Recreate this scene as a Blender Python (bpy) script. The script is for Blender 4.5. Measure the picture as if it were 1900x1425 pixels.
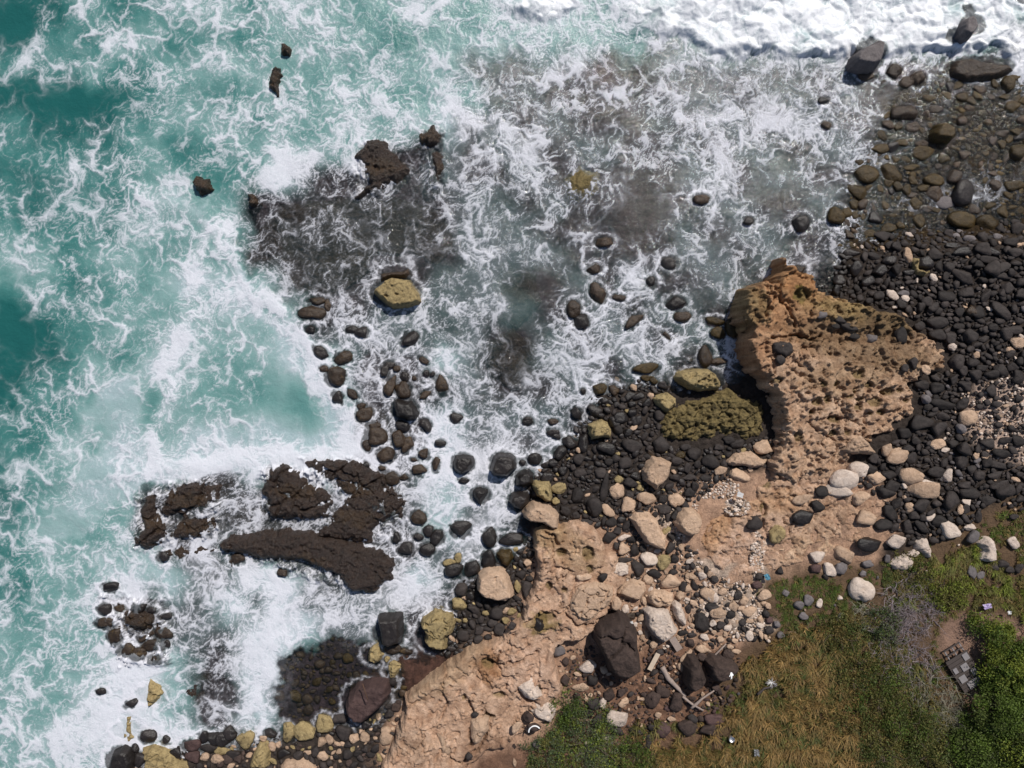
import bpy, bmesh, math, random
import numpy as np
from mathutils import Vector, Matrix
for _o in list(bpy.data.objects): bpy.data.objects.remove(_o)
SC = bpy.context.scene
COL = SC.collection
R = math.radians
# ---------------------------------------------------------------- camera: a drone 55 m up, looking straight down
CAMH = 55.
cam = bpy.data.objects.new('camera', bpy.data.cameras.new('camera')); COL.objects.link(cam)
cam.location = (0, 0, CAMH); cam.rotation_euler = (0, 0, 0)
cam.data.sensor_width = 36; cam.data.lens = 36*CAMH/76; cam.data.clip_end = 1000
SC.camera = cam
# ---------------------------------------------------------------- daylight
SUN_EL, SUN_AZ = 50, 27          # azimuth clockwise from north: sun high in the north-north-east
wd = bpy.data.worlds.new('World'); SC.world = wd; wd.use_nodes = True
_nt = wd.node_tree; _sky = _nt.nodes.new('ShaderNodeTexSky'); _sky.sky_type = 'NISHITA'; _sky.sun_disc = False
_sky.sun_elevation = R(SUN_EL); _sky.sun_rotation = R(SUN_AZ); _sky.altitude = 10
_bg = _nt.nodes['Background']; _bg.inputs[1].default_value = .075
_nt.links.new(_sky.outputs[0], _bg.inputs[0])
_sl = bpy.data.lights.new('sun', 'SUN'); _sl.energy = 4.5; _sl.angle = R(.5); _sl.color = (1, .95, .88)
sun = bpy.data.objects.new('sun', _sl); COL.objects.link(sun)
_d = Vector((math.sin(R(SUN_AZ))*math.cos(R(SUN_EL)), math.cos(R(SUN_AZ))*math.cos(R(SUN_EL)), math.sin(R(SUN_EL))))
sun.rotation_euler = _d.to_track_quat('Z', 'Y').to_euler(); sun.location = _d*80
SC.view_settings.view_transform = 'Standard'; SC.view_settings.look = 'None'
SC.view_settings.exposure = 0; SC.view_settings.gamma = 1
SC.cycles.max_bounces = 6; SC.cycles.transparent_max_bounces = 8
rng = random.Random(7)

# ---------------------------------------------------------------- numpy helpers
def _tab(seed):
    r = np.random.RandomState(seed)
    p = r.permutation(256).astype(np.int64)
    a = r.rand(256)*2*math.pi
    return np.concatenate([p, p]), np.cos(a), np.sin(a)
def perlin(x, y, seed=0):
    p, gx, gy = _tab(seed)
    xi = np.floor(x).astype(np.int64); yi = np.floor(y).astype(np.int64)
    xf = x-xi; yf = y-yi
    xi &= 255; yi &= 255
    u = xf*xf*xf*(xf*(xf*6-15)+10); v = yf*yf*yf*(yf*(yf*6-15)+10)
    x1 = (xi+1) & 255; y1 = (yi+1) & 255
    h00 = p[p[xi]+yi]; h10 = p[p[x1]+yi]; h01 = p[p[xi]+y1]; h11 = p[p[x1]+y1]
    n00 = gx[h00]*xf+gy[h00]*yf; n10 = gx[h10]*(xf-1)+gy[h10]*yf
    n01 = gx[h01]*xf+gy[h01]*(yf-1); n11 = gx[h11]*(xf-1)+gy[h11]*(yf-1)
    a = n00+u*(n10-n00); b = n01+u*(n11-n01)
    return (a+v*(b-a))*1.5
def fbm(x, y, o=4, seed=0, g=.5):
    s = 0; a = 1; t = 0
    for i in range(o):
        s = s+a*perlin(x*2**i+i*17.3, y*2**i-i*9.1, seed+i); t += a; a *= g
    return s/t*1.3
def worley(x, y, seed=0):
    r = np.random.RandomState(seed)
    p = r.permutation(256).astype(np.int64); p = np.concatenate([p, p])
    jx = r.rand(256); jy = r.rand(256)
    xi = np.floor(x).astype(np.int64); yi = np.floor(y).astype(np.int64)
    f1 = np.full(x.shape, 9.); f2 = np.full(x.shape, 9.); idc = np.zeros(x.shape)
    for dx in (-1, 0, 1):
        for dy in (-1, 0, 1):
            cx = xi+dx; cy = yi+dy
            h = p[p[cx & 255]+(cy & 255)]
            d = np.hypot(cx+jx[h]-x, cy+jy[h]-y)
            m = d < f1
            f2 = np.where(m, f1, np.minimum(f2, d)); idc = np.where(m, h, idc); f1 = np.where(m, d, f1)
    return f1, f2, idc/255.
def sstep(a, b, x):
    t = np.clip((x-a)/(b-a), 0, 1); return t*t*(3-2*t)
def equal(a):
    s = np.sort(a.ravel()[::17]); return np.interp(a, s, np.linspace(0, 1, len(s)))
def bil(img, fx, fy):
    h, w = img.shape[:2]
    fx = np.clip(fx, 0, w-1.001); fy = np.clip(fy, 0, h-1.001)
    x0 = fx.astype(int); y0 = fy.astype(int); a = fx-x0; b = fy-y0
    return (img[y0, x0]*(1-a)+img[y0, x0+1]*a)*(1-b)+(img[y0+1, x0]*(1-a)+img[y0+1, x0+1]*a)*b
def sdf(poly, X, Y):
    """signed distance to a closed outline, positive inside"""
    d2 = np.full(X.shape, 1e12); ins = np.zeros(X.shape, bool)
    n = len(poly)
    for i in range(n):
        x0, y0 = poly[i]; x1, y1 = poly[(i+1) % n]
        ex, ey = x1-x0, y1-y0; wx, wy = X-x0, Y-y0
        t = np.clip((wx*ex+wy*ey)/(ex*ex+ey*ey+1e-12), 0, 1)
        d2 = np.minimum(d2, (wx-t*ex)**2+(wy-t*ey)**2)
        c = ((y0 <= Y) & (y1 > Y)) | ((y1 <= Y) & (y0 > Y))
        if abs(ey) > 1e-9: ins ^= c & (X < x0+(Y-y0)*ex/ey)
    d = np.sqrt(d2); return np.where(ins, d, -d)

# ---------------------------------------------------------------- the sea, charted on a 2 m grid (rows from north)
BASE = '''
ddtattaaataaaaaaaaaallttllllllllllllll
dtataattttaaaattaaaaaaatgllllllllllllk
tttattaaaaaaaaaaallggrrrggglllglkkkkkl
dddtttaataaaaaaaaaggrrrrgggllgggkkkkkk
tdddttaaataaaaaalggggrrrggllllggrkkkkk
tttttatttaaaaagrgrgggggrrggllggggrkkkk
tttttaatttallrrrgrrgrgrrrgglgggrrkkkkk
tttttaaaaaagrrrrrgglgrrrrggggrgrrkkkkk
tttttattaaarrrrrrglllrrrrggglgrrgkkkkk
aataattttaarrrrrrglllgrrrggggrrkkkkkkk
aattttaaaaalrrgrgglrrgggrggggkkkkkkkkk
tttttttaaaaalrggggglrrgggggrggkkkkkkkk
ddttttaaaaalllgglgrrgglgggggkkkkkkkkkk
ddtataaaaalllggglgrrglggggrrkkkkkkkkkk
dtttgtaaaalallggggrrggrkkkkkkkkkkkkkkk
tttggtaaallalggllgglgkkkkkkkkkkkkkkkkk
ttgtgaalllllllggllglgkkkkkkkkkkkkkkkkk
tttggaallllllggglgggkkkkkkkkkkkkkkkkkk
ttaaaalrrggrrggglggkkkkkkkkkkkkkkkkkkk
taaaaalrrggrrrrgllgkkkkkkkkkkkkkkkkkkk
taaaalllgrrrrrrrgllkkkkkkkkkkkkkkkkkkk
taaalllggllgrrglgkkkkkkkkkkkkkkkkkkkkk
taaallgglglggggkkkkkkkkkkkkkkkkkkkkkkk
aaaallggglllgggkkkkkkkkkkkkkkkkkkkkkkk
aaaalllrgllkkkkkkkkkkkkkkkkkkkkkkkkkkk
aaaalllrrlgkkkkkkkkkkkkkkkkkkkkkkkkkkk
aaaalllrrlgkkkkkkkkkkkkkkkkkkkkkkkkkkk
aaaallllggkkkkkkkkkkkkkkkkkkkkkkkkkkkk
aaaallllggkkkkkkkkkkkkkkkkkkkkkkkkkkkk
'''.split()
FOAM = '''
12344344455554555566645789988999999998
12334433344455444556666667899999999999
23344444445455544456774456677766453328
11122334445555555566765566777775421113
32223344445566677887754467778877311001
32233333446676533678766677886665310010
22334443357777424656654356885544211121
22224543335765444555653235565433222121
33333445555434333566542235566545211010
23444445445545433565555444555443210000
13334344655654564553456655556500000000
13333335655665665653456665556500000000
11334465545567665543566766660000000000
12243443443456656643567765550000000000
13343344453446555644664300000000000000
23433334554456667666654000000000000000
23334445677678667777750000000000000000
22334456777777667776400000000000000000
23444566566665667776000000000000000000
23344566565545666770000000000000000000
33445578655555666760000000000000000000
33455667787766776000000000000000000000
33456555778777776000000000000000000000
33456655688764433000000000000000000000
33457755787100000000000000000000000000
33466874577000000000000000000000000000
44567875565000000000000000000000000000
45677776652000000000000000000000000000
45567765531000000000000000000000000000
'''.split()
for _r, _c, _t in ((7, 9, (3, 4, 4, 3, 3, 3, 3)), (8, 9, (3, 3, 3, 3, 2, 2, 2)), (9, 9, (3, 3, 3, 3, 2, 3, 2)), (10, 9, (4, 4, 3, 3, 3, 4, 3)), (6, 12, (5,))):
    FOAM[_r] = FOAM[_r][:_c]+''.join(str(q) for q in _t)+FOAM[_r][_c+len(_t):]
# over the shelf the water is clear enough to see rock between the strands
BASE = [list(r) for r in BASE]
for _r in range(29):
    for _c in range(38):
        if BASE[_r][_c] == 'l' and ((_c >= 17 and _r >= 2) or (10 <= _c < 17 and 5 <= _r <= 12)): BASE[_r][_c] = 'g'
        if BASE[_r][_c] == 'g' and _r >= 3 and _c >= 19 and (_c*7+_r*5) % 3 == 0: BASE[_r][_c] = 'r'
for _r, _a, _b in ((7, 9, 17), (8, 9, 17), (9, 9, 17), (10, 10, 15), (11, 11, 14), (6, 12, 16), (17, 7, 9), (17, 13, 15), (18, 5, 9), (18, 9, 15), (19, 5, 9), (19, 9, 15), (20, 6, 8), (20, 9, 15), (13, 13, 16), (14, 13, 17), (15, 13, 16), (16, 13, 16), (22, 4, 6), (23, 4, 6)):
    for _c in range(_a, _b): BASE[_r][_c] = 'r'
FOAM = [[max(1, int(c)-1) if c > '1' and 2 <= j <= 13 and 18 <= i <= 30 and BASE[j][i] in 'gr' else int(c) for i, c in enumerate(r)] for j, r in enumerate(FOAM)]
# class -> how milky with air the water is, how clear it is down to the rock
CLS = {'d': (.0, .0), 't': (.3, .0), 'a': (.62, .0), 'l': (.88, .04), 'g': (.92, .78), 'r': (.8, .97), 'k': (.15, 1.)}
for _r in BASE+FOAM: assert len(_r) == 38, _r
def cubic_up(g, fx, fy):
    def w(t): return [-.5*t+t*t-.5*t**3, 1-2.5*t*t+1.5*t**3, .5*t+2*t*t-1.5*t**3, -.5*t*t+.5*t**3]
    h, wd = g.shape
    x0 = np.floor(fx).astype(int); y0 = np.floor(fy).astype(int); wx = w(fx-x0); wy = w(fy-y0); o = 0
    for j in range(4):
        for i in range(4):
            o = o+g[np.clip(y0+j-1, 0, h-1), np.clip(x0+i-1, 0, wd-1)]*wx[i]*wy[j]
    return o
def sea_fields(px, py):
    """milkiness, clearness, foam cover and height of the water at chart points px, py (25 to the metre)"""
    x = px/25.; y = py/25.
    # slow swirling currents that drag the foam into strands
    def psi(a, b): return 2.6*perlin(a/11., b/11., 5)+1.0*perlin(a/4.6, b/4.6, 6)+.42*perlin(a/2., b/2., 7)+.13*perlin(a/.9, b/.9, 8)
    xs = np.arange(-14, 90.01, .1); ys = np.arange(-14, 71.01, .1)
    GX, GY = np.meshgrid(xs, ys); ps = psi(GX, GY)
    U = np.gradient(ps, axis=0)/.1; V = -np.gradient(ps, axis=1)/.1
    X = x.copy(); Y = y.copy(); mid = None
    for k in range(14):
        ix = (X+14)/.1; iy = (Y+14)/.1; u = bil(U, ix, iy); v = bil(V, ix, iy); sp = 1/(1+.5*np.hypot(u, v))
        X -= u*sp*.13; Y -= v*sp*.13
        if k == 5: mid = (X.copy(), Y.copy())
    Xm, Ym = mid
    # drifted lookup into the chart: cloud edges follow the currents
    dx = (Xm-x)*.55+.9*fbm(x/2.2, y/2.2, 3, 21); dy = (Ym-y)*.55+.9*fbm(x/2.2, y/2.2, 3, 31)
    cx = (px+dx*25*.9)/50.-.5; cy = (py+dy*25*.9)/50.-.5
    arr = lambda k: np.array([[CLS[c][k] for c in r] for r in BASE], float)
    milk = np.clip(cubic_up(arr(0), cx, cy), 0, 1); clr = np.clip(cubic_up(arr(1), cx, cy), 0, 1)
    den = np.clip(cubic_up(np.array([[int(c) for c in r] for r in FOAM], float)/9., cx, cy), 0, 1)
    for (ax, ay, rx, ry, an, am) in BLOBS:      # named patches: (centre, radii, turn, foam change)
        c, s = math.cos(math.radians(an)), math.sin(math.radians(an))
        qx = px+dx*10-ax; qy = -(py+dy*10-ay); u = (qx*c+qy*s)/rx; v = (-qx*s+qy*c)/ry
        g = np.exp(-(u*u+v*v)*1.2); den = np.clip(den+am*g, 0, 1)
        if am < 0: milk = np.clip(milk+am*.6*g, 0, 1)
    w = sstep(-7, 7, sdf(AQUA, px+24*fbm(px/55, py/55, 5, 35, .6), py+24*fbm(px/55, py/55, 5, 36, .6))); clr = clr*(1-w)
    line = np.abs(sdf(AQUA[2:16], px, py)); near = sstep(170, 0, line)*w; milk = np.clip(milk+near*.35, 0, 1)
    fr = (sdf([(380, 380), (450, 470), (470, 540), (510, 580), (560, 620), (600, 680), (640, 760), (672, 830), (640, 860), (560, 868), (500, 858), (400, 880), (260, 900), (300, 700), (350, 500)], px+24*fbm(px/55, py/55, 5, 35, .6), py+24*fbm(px/55, py/55, 5, 36, .6)))
    den = np.clip(den+.42*np.exp(-((fr-14)/20)**2)*w-.1*near, 0, 1)
    # strands: edges of drifted bubble cells; three families of different size, age and stretch, patchily mixed
    def web(s, sd, k, qx, qy):
        f1, f2, _ = worley(qx/s, qy/s, sd); return np.exp(-((f2-f1)/k)**1.1)
    def rid_(qx, qy, sd, p, g=.6): return np.clip(1-np.abs(fbm(qx, qy, 4, sd, g))*2.4, 0, 1)**p
    big = fbm(x/6, y/6, 2, 85)
    def family(k, sc, blend, sd):
        qx = Xm*(1-blend)+X*blend+.28*sc*fbm(x/(.9*sc), y/(.9*sc), 4, sd, .6); qy = Ym*(1-blend)+Y*blend+.28*sc*fbm(x/(.9*sc), y/(.9*sc), 4, sd+10, .6)
        cl = fbm(qx/(2.9*sc), qy/(2.9*sc), 6, sd+20, .62); wid = np.clip(.06+.15*(cl+.25), .03, .22)
        a1 = web(1.9*sc, sd+1, wid*.8, qx, qy); a2 = web(.8*sc, sd+2, wid, qx, qy); a3 = web(.38*sc, sd+3, .10+wid, qx, qy)
        b1 = rid_(qx/(1.1*sc), qy/(1.1*sc), sd+5, 4); b2 = rid_(qx/(.4*sc), qy/(.4*sc), sd+6, 2.5, .7)
        ln = 1-(1-.8*a1)*(1-.55*a2)*(1-.35*a3)*(1-.5*b1)*(1-.4*b2)
        fn = fbm(qx/(.4*sc), qy/(.4*sc), 4, sd+8, .7)
        return cl, equal(ln+.3*fn), a1, fn
    clA, LA, wA, fA = family(0, 1.25, .15, 41)      # wide, hardly stretched cells
    clB, LB, wB, fB = family(1, .62, .75, 141)      # fine lace pulled out by the current
    st = fbm(X*1.7/1.2, Y*1.7/1.2, 5, 171, .65)     # long streaks
    mx = sstep(-.28, .22, fbm(x/4.2, y/4.2, 3, 181)+.35*(clr-.4)+.15*(den-.5))
    cloud = clA*(1-mx)+clB*mx+.15*clA; fine = fA*(1-mx)+fB*mx
    L = equal(LA*(1-mx)+LB*mx+.22*st); C = equal(cloud+.35*big+.2*st)
    soft = sstep(.45, .95, den)*sstep(.1, -.35, fbm(x/3.1, y/3.1, 3, 191))
    P = equal(.33*C+.67*L); P = P*(1-.7*soft)+(.22+.4*C+.38*L)*.7*soft
    den = np.clip(den+.07*sstep(0, .25, den)*(1-clr), 0, 1); t = 1-den*.92
    gate = sstep(.0, .28, den)
    cov = sstep(t-.5, t+.45, C)
    foam = sstep(t-.26, t+.70, P)**1.15*.84*gate*(1-.10*clr)+gate*(.42*wA*(1-mx)+.16*wB)*(.25+.9*C)*(1-.4*den)
    foam = foam+sstep(.72, 1., den)*(.40+.30*cloud+.1*fine)+(.12*cov+.11*sstep(-.5, .6, fine+.5*cloud))*den*gate
    foam = np.clip(foam, 0, 1.3); foam = foam/(1+.22*foam**3)
    foam = foam*(1-.30*clr*sstep(.55, .1, foam))
    a = cov
    milk = np.clip(milk+.28*(den-.5)*(1-clr)+.18*fbm(x/5, y/5, 3, 101)+.12*cloud, 0, 1)
    return dict(milk=milk, clear=clr, den=den, foam=foam, fine=fine, cloud=cloud, X=X, Y=Y, a=a)
AQUA = [(-900, 330), (300, 340), (380, 380), (450, 470), (470, 540), (510, 580), (560, 620), (600, 680), (640, 760), (672, 830), (640, 860), (560, 868), (500, 858), (400, 880), (260, 900), (150, 1000), (-900, 1050)]
BLOBS = [(1040, 12, 80, 18, 0, .4), (150, 1330, 130, 90, 0, .22), (330, 1130, 160, 40, -30, .12), (760, 1120, 80, 50, 0, .12), (40, 35, 40, 35, 0, -.2), (165, 185, 90, 40, 10, -.2), (345, 290, 90, 30, -30, -.15), (520, 750, 90, 80, 0, -.35), (600, 650, 60, 50, 0, -.2),
 (440, 800, 60, 40, 0, -.2), (250, 660, 60, 40, 0, -.15), (30, 600, 40, 70, 0, -.15), (960, 540, 50, 60, 0, -.14), (950, 650, 50, 70, 20, -.12),
 (1000, 700, 40, 30, 0, -.1), (360, 520, 70, 25, -40, .25), (560, 620, 130, 16, -48, .3), (640, 760, 90, 16, -55, .3), (500, 560, 60, 16, -60, .2),
 (400, 860, 200, 25, 5, .25), (520, 320, 90, 25, 35, .3), (1080, 610, 60, 50, 40, .25), (820, 860, 120, 40, 0, .15), (240, 990, 70, 20, 40, .25),
 (110, 1240, 90, 20, -60, .2), (200, 1130, 30, 90, 15, .2), (1290, 210, 260, 25, -8, .2), (350, 1290, 50, 60, 0, -.35), (660, 270, 60, 20, 0, -.2)]
# ---------------------------------------------------------------- materials
def new_mat(name):
    m = bpy.data.materials.new(name); m.use_nodes = True
    nt = m.node_tree; b = nt.nodes['Principled BSDF']
    return m, nt, b
def nd(nt, t, **kw):
    n = nt.nodes.new(t)
    for k, v in kw.items():
        if k.startswith('_'): setattr(n, k[1:], v)
        else: n.inputs[k.replace('~', ' ')].default_value = v
    return n
def math_(nt, op, a, b=None, c=None, clamp=False):
    n = nt.nodes.new('ShaderNodeMath'); n.operation = op; n.use_clamp = clamp
    for i, v in enumerate((a, b, c)):
        if v is None: continue
        if isinstance(v, (int, float)): n.inputs[i].default_value = v
        else: nt.links.new(v, n.inputs[i])
    return n.outputs[0]
def mix_(nt, f, a, b, blend='MIX'):
    n = nt.nodes.new('ShaderNodeMix'); n.data_type = 'RGBA'; n.blend_type = blend
    for s, v in ((0, f), (6, a), (7, b)):
        if isinstance(v, (int, float)): n.inputs[s].default_value = v
        elif isinstance(v, tuple): n.inputs[s].default_value = v+(1,)
        else: nt.links.new(v, n.inputs[s])
    return n.outputs[2]
def ramp_(nt, f, stops):
    n = nt.nodes.new('ShaderNodeValToRGB'); e = n.color_ramp.elements
    e[0].position, e[0].color = stops[0][0], stops[0][1]+(1,); e[1].position, e[1].color = stops[-1][0], stops[-1][1]+(1,)
    for p, c in stops[1:-1]: q = e.new(p); q.color = c+(1,)
    nt.links.new(f, n.inputs[0]); return n.outputs[0]
def noise_(nt, vec, s, d=5, r=.6, dist=0):
    n = nd(nt, 'ShaderNodeTexNoise', Scale=s, Detail=d, Roughness=r, Distortion=dist); nt.links.new(vec, n.inputs[0]); return n.outputs[0]
def bump_(nt, b, h, st, dist):
    n = nd(nt, 'ShaderNodeBump', Strength=st, Distance=dist); nt.links.new(h, n.inputs['Height']); nt.links.new(n.outputs[0], b.inputs['Normal'])
def attr_(nt, name): n = nt.nodes.new('ShaderNodeAttribute'); n.attribute_name = name; return n
def rock_mat(name, lo, hi, rough=.75, grain=1., spots=None, spec=.3, bump=.6, tint=False, rnd=.25, crust=None):
    """stone: two tones broken up at three sizes, a little random per stone, spots of lichen, salt or weed"""
    m, nt, b = new_mat(name)
    g = nt.nodes.new('ShaderNodeNewGeometry').outputs['Position']
    n1 = noise_(nt, g, .9*grain, 5, .65); n2 = noise_(nt, g, 3.3*grain, 6, .7); n3 = noise_(nt, g, 14*grain, 3, .6)
    f = math_(nt, 'MULTIPLY_ADD', n2, .6, math_(nt, 'MULTIPLY', n1, .4)); f = math_(nt, 'MULTIPLY_ADD', n3, .35, math_(nt, 'SUBTRACT', f, .17))
    f = math_(nt, 'MULTIPLY_ADD', math_(nt, 'SUBTRACT', f, .5), 2.6, .5, clamp=True)
    if tint:
        a = attr_(nt, 'tint').outputs['Color']
        lo_ = mix_(nt, 1., a, lo, 'MULTIPLY'); hi_ = mix_(nt, 1., a, hi, 'MULTIPLY'); c = mix_(nt, f, lo_, hi_)
    else: c = mix_(nt, f, lo, hi)
    if rnd:
        oi = nt.nodes.new('ShaderNodeObjectInfo').outputs['Random']
        k = math_(nt, 'MULTIPLY_ADD', oi, 2*rnd, 1-rnd)
        if not tint:
            at = attr_(nt, 'tone').outputs['Fac']; k = math_(nt, 'MULTIPLY', k, math_(nt, 'ADD', at, 1.))
        h = nt.nodes.new('ShaderNodeHueSaturation'); nt.links.new(k, h.inputs['Value']); nt.links.new(c, h.inputs['Color']); c = h.outputs[0]
    if spots:
        sc, lo_t, hi_t, col = spots
        s = noise_(nt, g, sc, 4, .7, .4); s = ramp_(nt, s, [(lo_t, (0, 0, 0)), (hi_t, (1, 1, 1))])
        c = mix_(nt, s, c, col)
    if crust:
        sc, lo_t, hi_t, col = crust
        s = noise_(nt, g, sc, 5, .7, .3); s = ramp_(nt, s, [(lo_t, (0, 0, 0)), (hi_t, (1, 1, 1))])
        c = mix_(nt, s, c, col)
    nt.links.new(c, b.inputs['Base Color']); b.inputs['Roughness'].default_value = rough; b.inputs['Specular IOR Level'].default_value = spec
    hh = math_(nt, 'MULTIPLY_ADD', n3, .4, n2); bump_(nt, b, hh, bump, .12)
    return m
M = {}
M['dry'] = rock_mat('dry_basalt', (.009, .0075, .007), (.046, .036, .033), .72, 1.3, rnd=.35, spots=(5, .66, .8, (.12, .10, .09)), bump=.5)
M['wet'] = rock_mat('wet_basalt', (.007, .006, .006), (.030, .024, .022), .36, 1.3, rnd=.3, spec=.35, bump=.5)
M['wetbrown'] = rock_mat('weedy_wet_rock', (.012, .008, .006), (.060, .038, .023), .42, 1.2, rnd=.25, spec=.35, bump=.7, spots=(2.2, .58, .8, (.10, .062, .02)))
M['rubble'] = rock_mat('cemented_rubble', (.045, .034, .012), (.24, .18, .075), .8, 1.8, rnd=0, bump=1., crust=(2.6, .55, .68, (.035, .026, .014)), spots=(1.2, .6, .8, (.20, .14, .07)))
M['olive'] = rock_mat('algae_rock', (.012, .008, .003), (.070, .044, .013), .4, 1.2, rnd=.25, bump=.8, spots=(2.5, .6, .75, (.04, .03, .015)))
M['yellow'] = rock_mat('yellow_limestone', (.16, .115, .05), (.43, .33, .165), .8, 1.6, rnd=.1, bump=1., crust=(2.6, .54, .66, (.10, .075, .04)))
M['tan'] = rock_mat('tan_limestone', (.29, .19, .125), (.58, .41, .29), .85, 1.5, rnd=.16, bump=1., crust=(3.0, .62, .74, (.19, .125, .085)), spots=(1.4, .6, .8, (.60, .46, .35)))
M['white'] = rock_mat('pale_limestone', (.40, .31, .25), (.68, .57, .49), .85, 1.5, rnd=.08, bump=1., crust=(3.0, .62, .75, (.26, .19, .14)))
M['grey'] = rock_mat('grey_stone', (.075, .065, .065), (.17, .15, .15), .75, 1.5, rnd=.2)
M['maroon'] = rock_mat('maroon_lava', (.035, .020, .019), (.105, .062, .056), .75, 1.2, rnd=.2, bump=.8)
M['lava'] = rock_mat('brown_lava', (.022, .015, .013), (.085, .056, .046), .8, 1.2, rnd=.2, bump=1., crust=(2.2, .66, .74, (.14, .09, .06)))
M['ledge'] = rock_mat('limestone_bedrock', (.50, .43, .37), (1.32, 1.28, 1.24), .88, 1.5, bump=1.2, tint=True, rnd=0, crust=(1.1, .66, .8, (.25, .165, .10)), spots=(4.5, .66, .76, (.14, .095, .055)))
M['reef'] = rock_mat('reef_rock', (.16, .14, .15), (1.35, 1.15, .95), .33, 2., spec=.45, bump=1., tint=True, rnd=0)
M['ground'] = rock_mat('shore_ground', (.45, .42, .40), (1.35, 1.3, 1.28), .9, 2.6, bump=1.1, tint=True, rnd=0)
def plain(name, col, rough=.6, var=.25, sc=6):
    m, nt, b = new_mat(name); g = nt.nodes.new('ShaderNodeTexCoord').outputs['Object']
    n = noise_(nt, g, sc, 4, .6)
    c = mix_(nt, n, tuple(v*(1-var) for v in col), tuple(min(1, v*(1+var)) for v in col)); nt.links.new(c, b.inputs['Base Color'])
    b.inputs['Roughness'].default_value = rough; bump_(nt, b, n, .3, .03); return m
M['drift'] = plain('driftwood', (.27, .21, .18), .8, .4, 9)
M['plank'] = plain('weathered_plank', (.46, .37, .28), .8, .2, 5)
M['dark_wood'] = plain('dark_wood', (.05, .038, .034), .8, .3, 5)
M['grey_board'] = plain('grey_board', (.20, .185, .19), .7, .15, 4)
M['white_plastic'] = plain('white_plastic', (.78, .78, .78), .4, .08)
M['blue_plastic'] = plain('blue_plastic', (.16, .42, .56), .4, .2)
M['lilac'] = plain('lilac_wrapper', (.55, .45, .72), .4, .25, 14)
M['silver'] = plain('foil', (.75, .75, .76), .25, .2, 20); M['silver'].node_tree.nodes['Principled BSDF'].inputs['Metallic'].default_value = .8
M['rust'] = plain('rusty_iron', (.07, .035, .02), .8)
def leaf_mat(name, spec=.25, rough=.6, trans=.3):
    m, nt, b = new_mat(name); c = attr_(nt, 'tint').outputs['Color']
    nt.links.new(c, b.inputs['Base Color']); b.inputs['Roughness'].default_value = rough; b.inputs['Specular IOR Level'].default_value = spec
    t = nt.nodes.new('ShaderNodeBsdfTranslucent'); nt.links.new(c, t.inputs[0])
    x = nd(nt, 'ShaderNodeMixShader', Fac=trans); nt.links.new(b.outputs[0], x.inputs[1]); nt.links.new(t.outputs[0], x.inputs[2])
    nt.links.new(x.outputs[0], nt.nodes['Material Output'].inputs[0]); return m
M['leaf'] = leaf_mat('leaves'); M['blade'] = leaf_mat('grass_blades'); M['twig'] = leaf_mat('bare_twigs', .2, .8, .0)
# sea water: milky with air where it churns, clear over the shelf, foam floating on top
def water_mat():
    m, nt, b = new_mat('sea_water')
    g = nt.nodes.new('ShaderNodeNewGeometry').outputs['Position']
    milk = attr_(nt, 'milk').outputs['Fac']; clr = attr_(nt, 'clear').outputs['Fac']; foam = attr_(nt, 'foam').outputs['Fac']
    fl = attr_(nt, 'drift').outputs['Vector']
    body = ramp_(nt, milk, WATER_RAMP)
    nb = noise_(nt, g, 1.4, 6, .7); nf = noise_(nt, fl, 7., 4, .7); nh = noise_(nt, g, 5, 4, .7)
    b.inputs['Roughness'].default_value = .18; b.inputs['IOR'].default_value = 1.33
    nt.links.new(body, b.inputs['Base Color'])
    bp = nd(nt, 'ShaderNodeBump', Strength=.42, Distance=.18); nt.links.new(math_(nt, 'MULTIPLY_ADD', nh, .35, nb), bp.inputs['Height'])
    nt.links.new(bp.outputs[0], b.inputs['Normal'])
    # clear water
    tr = nd(nt, 'ShaderNodeBsdfTransparent', Color=(.84, .85, .83, 1)); gl = nd(nt, 'ShaderNodeBsdfGlossy', Roughness=.06, Color=(1, 1, 1, 1)); nt.links.new(bp.outputs[0], gl.inputs['Normal'])
    fr = nd(nt, 'ShaderNodeFresnel', IOR=1.33); nt.links.new(bp.outputs[0], fr.inputs['Normal'])
    cl = nt.nodes.new('ShaderNodeMixShader'); nt.links.new(fr.outputs[0], cl.inputs[0]); nt.links.new(tr.outputs[0], cl.inputs[1]); nt.links.new(gl.outputs[0], cl.inputs[2])
    m1 = nt.nodes.new('ShaderNodeMixShader'); nt.links.new(math_(nt, 'MULTIPLY', clr, .985), m1.inputs[0]); nt.links.new(b.outputs[0], m1.inputs[1]); nt.links.new(cl.outputs[0], m1.inputs[2])
    # foam
    fo = nd(nt, 'ShaderNodeBsdfPrincipled', Roughness=.8); nt.links.new(mix_(nt, attr_(nt, 'bore').outputs['Fac'], (.62, .625, .68), (.76, .77, .80)), fo.inputs['Base Color'])
    fb = nd(nt, 'ShaderNodeBump', Strength=.5, Distance=.14); nt.links.new(math_(nt, 'MULTIPLY_ADD', foam, .8, math_(nt, 'MULTIPLY', noise_(nt, g, 2.6, 6, .7, .6), .8)), fb.inputs['Height']); nt.links.new(fb.outputs[0], fo.inputs['Normal'])
    # bubbles break up the edges of the foam finer than the mesh
    ff = math_(nt, 'MULTIPLY_ADD', math_(nt, 'SUBTRACT', nf, .5), .9, 1.)
    ff = math_(nt, 'MULTIPLY', foam, ff, clamp=True)
    m2 = nt.nodes.new('ShaderNodeMixShader'); nt.links.new(ff, m2.inputs[0]); nt.links.new(m1.outputs[0], m2.inputs[1]); nt.links.new(fo.outputs[0], m2.inputs[2])
    nt.links.new(m2.outputs[0], nt.nodes['Material Output'].inputs[0])
    return m
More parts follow.
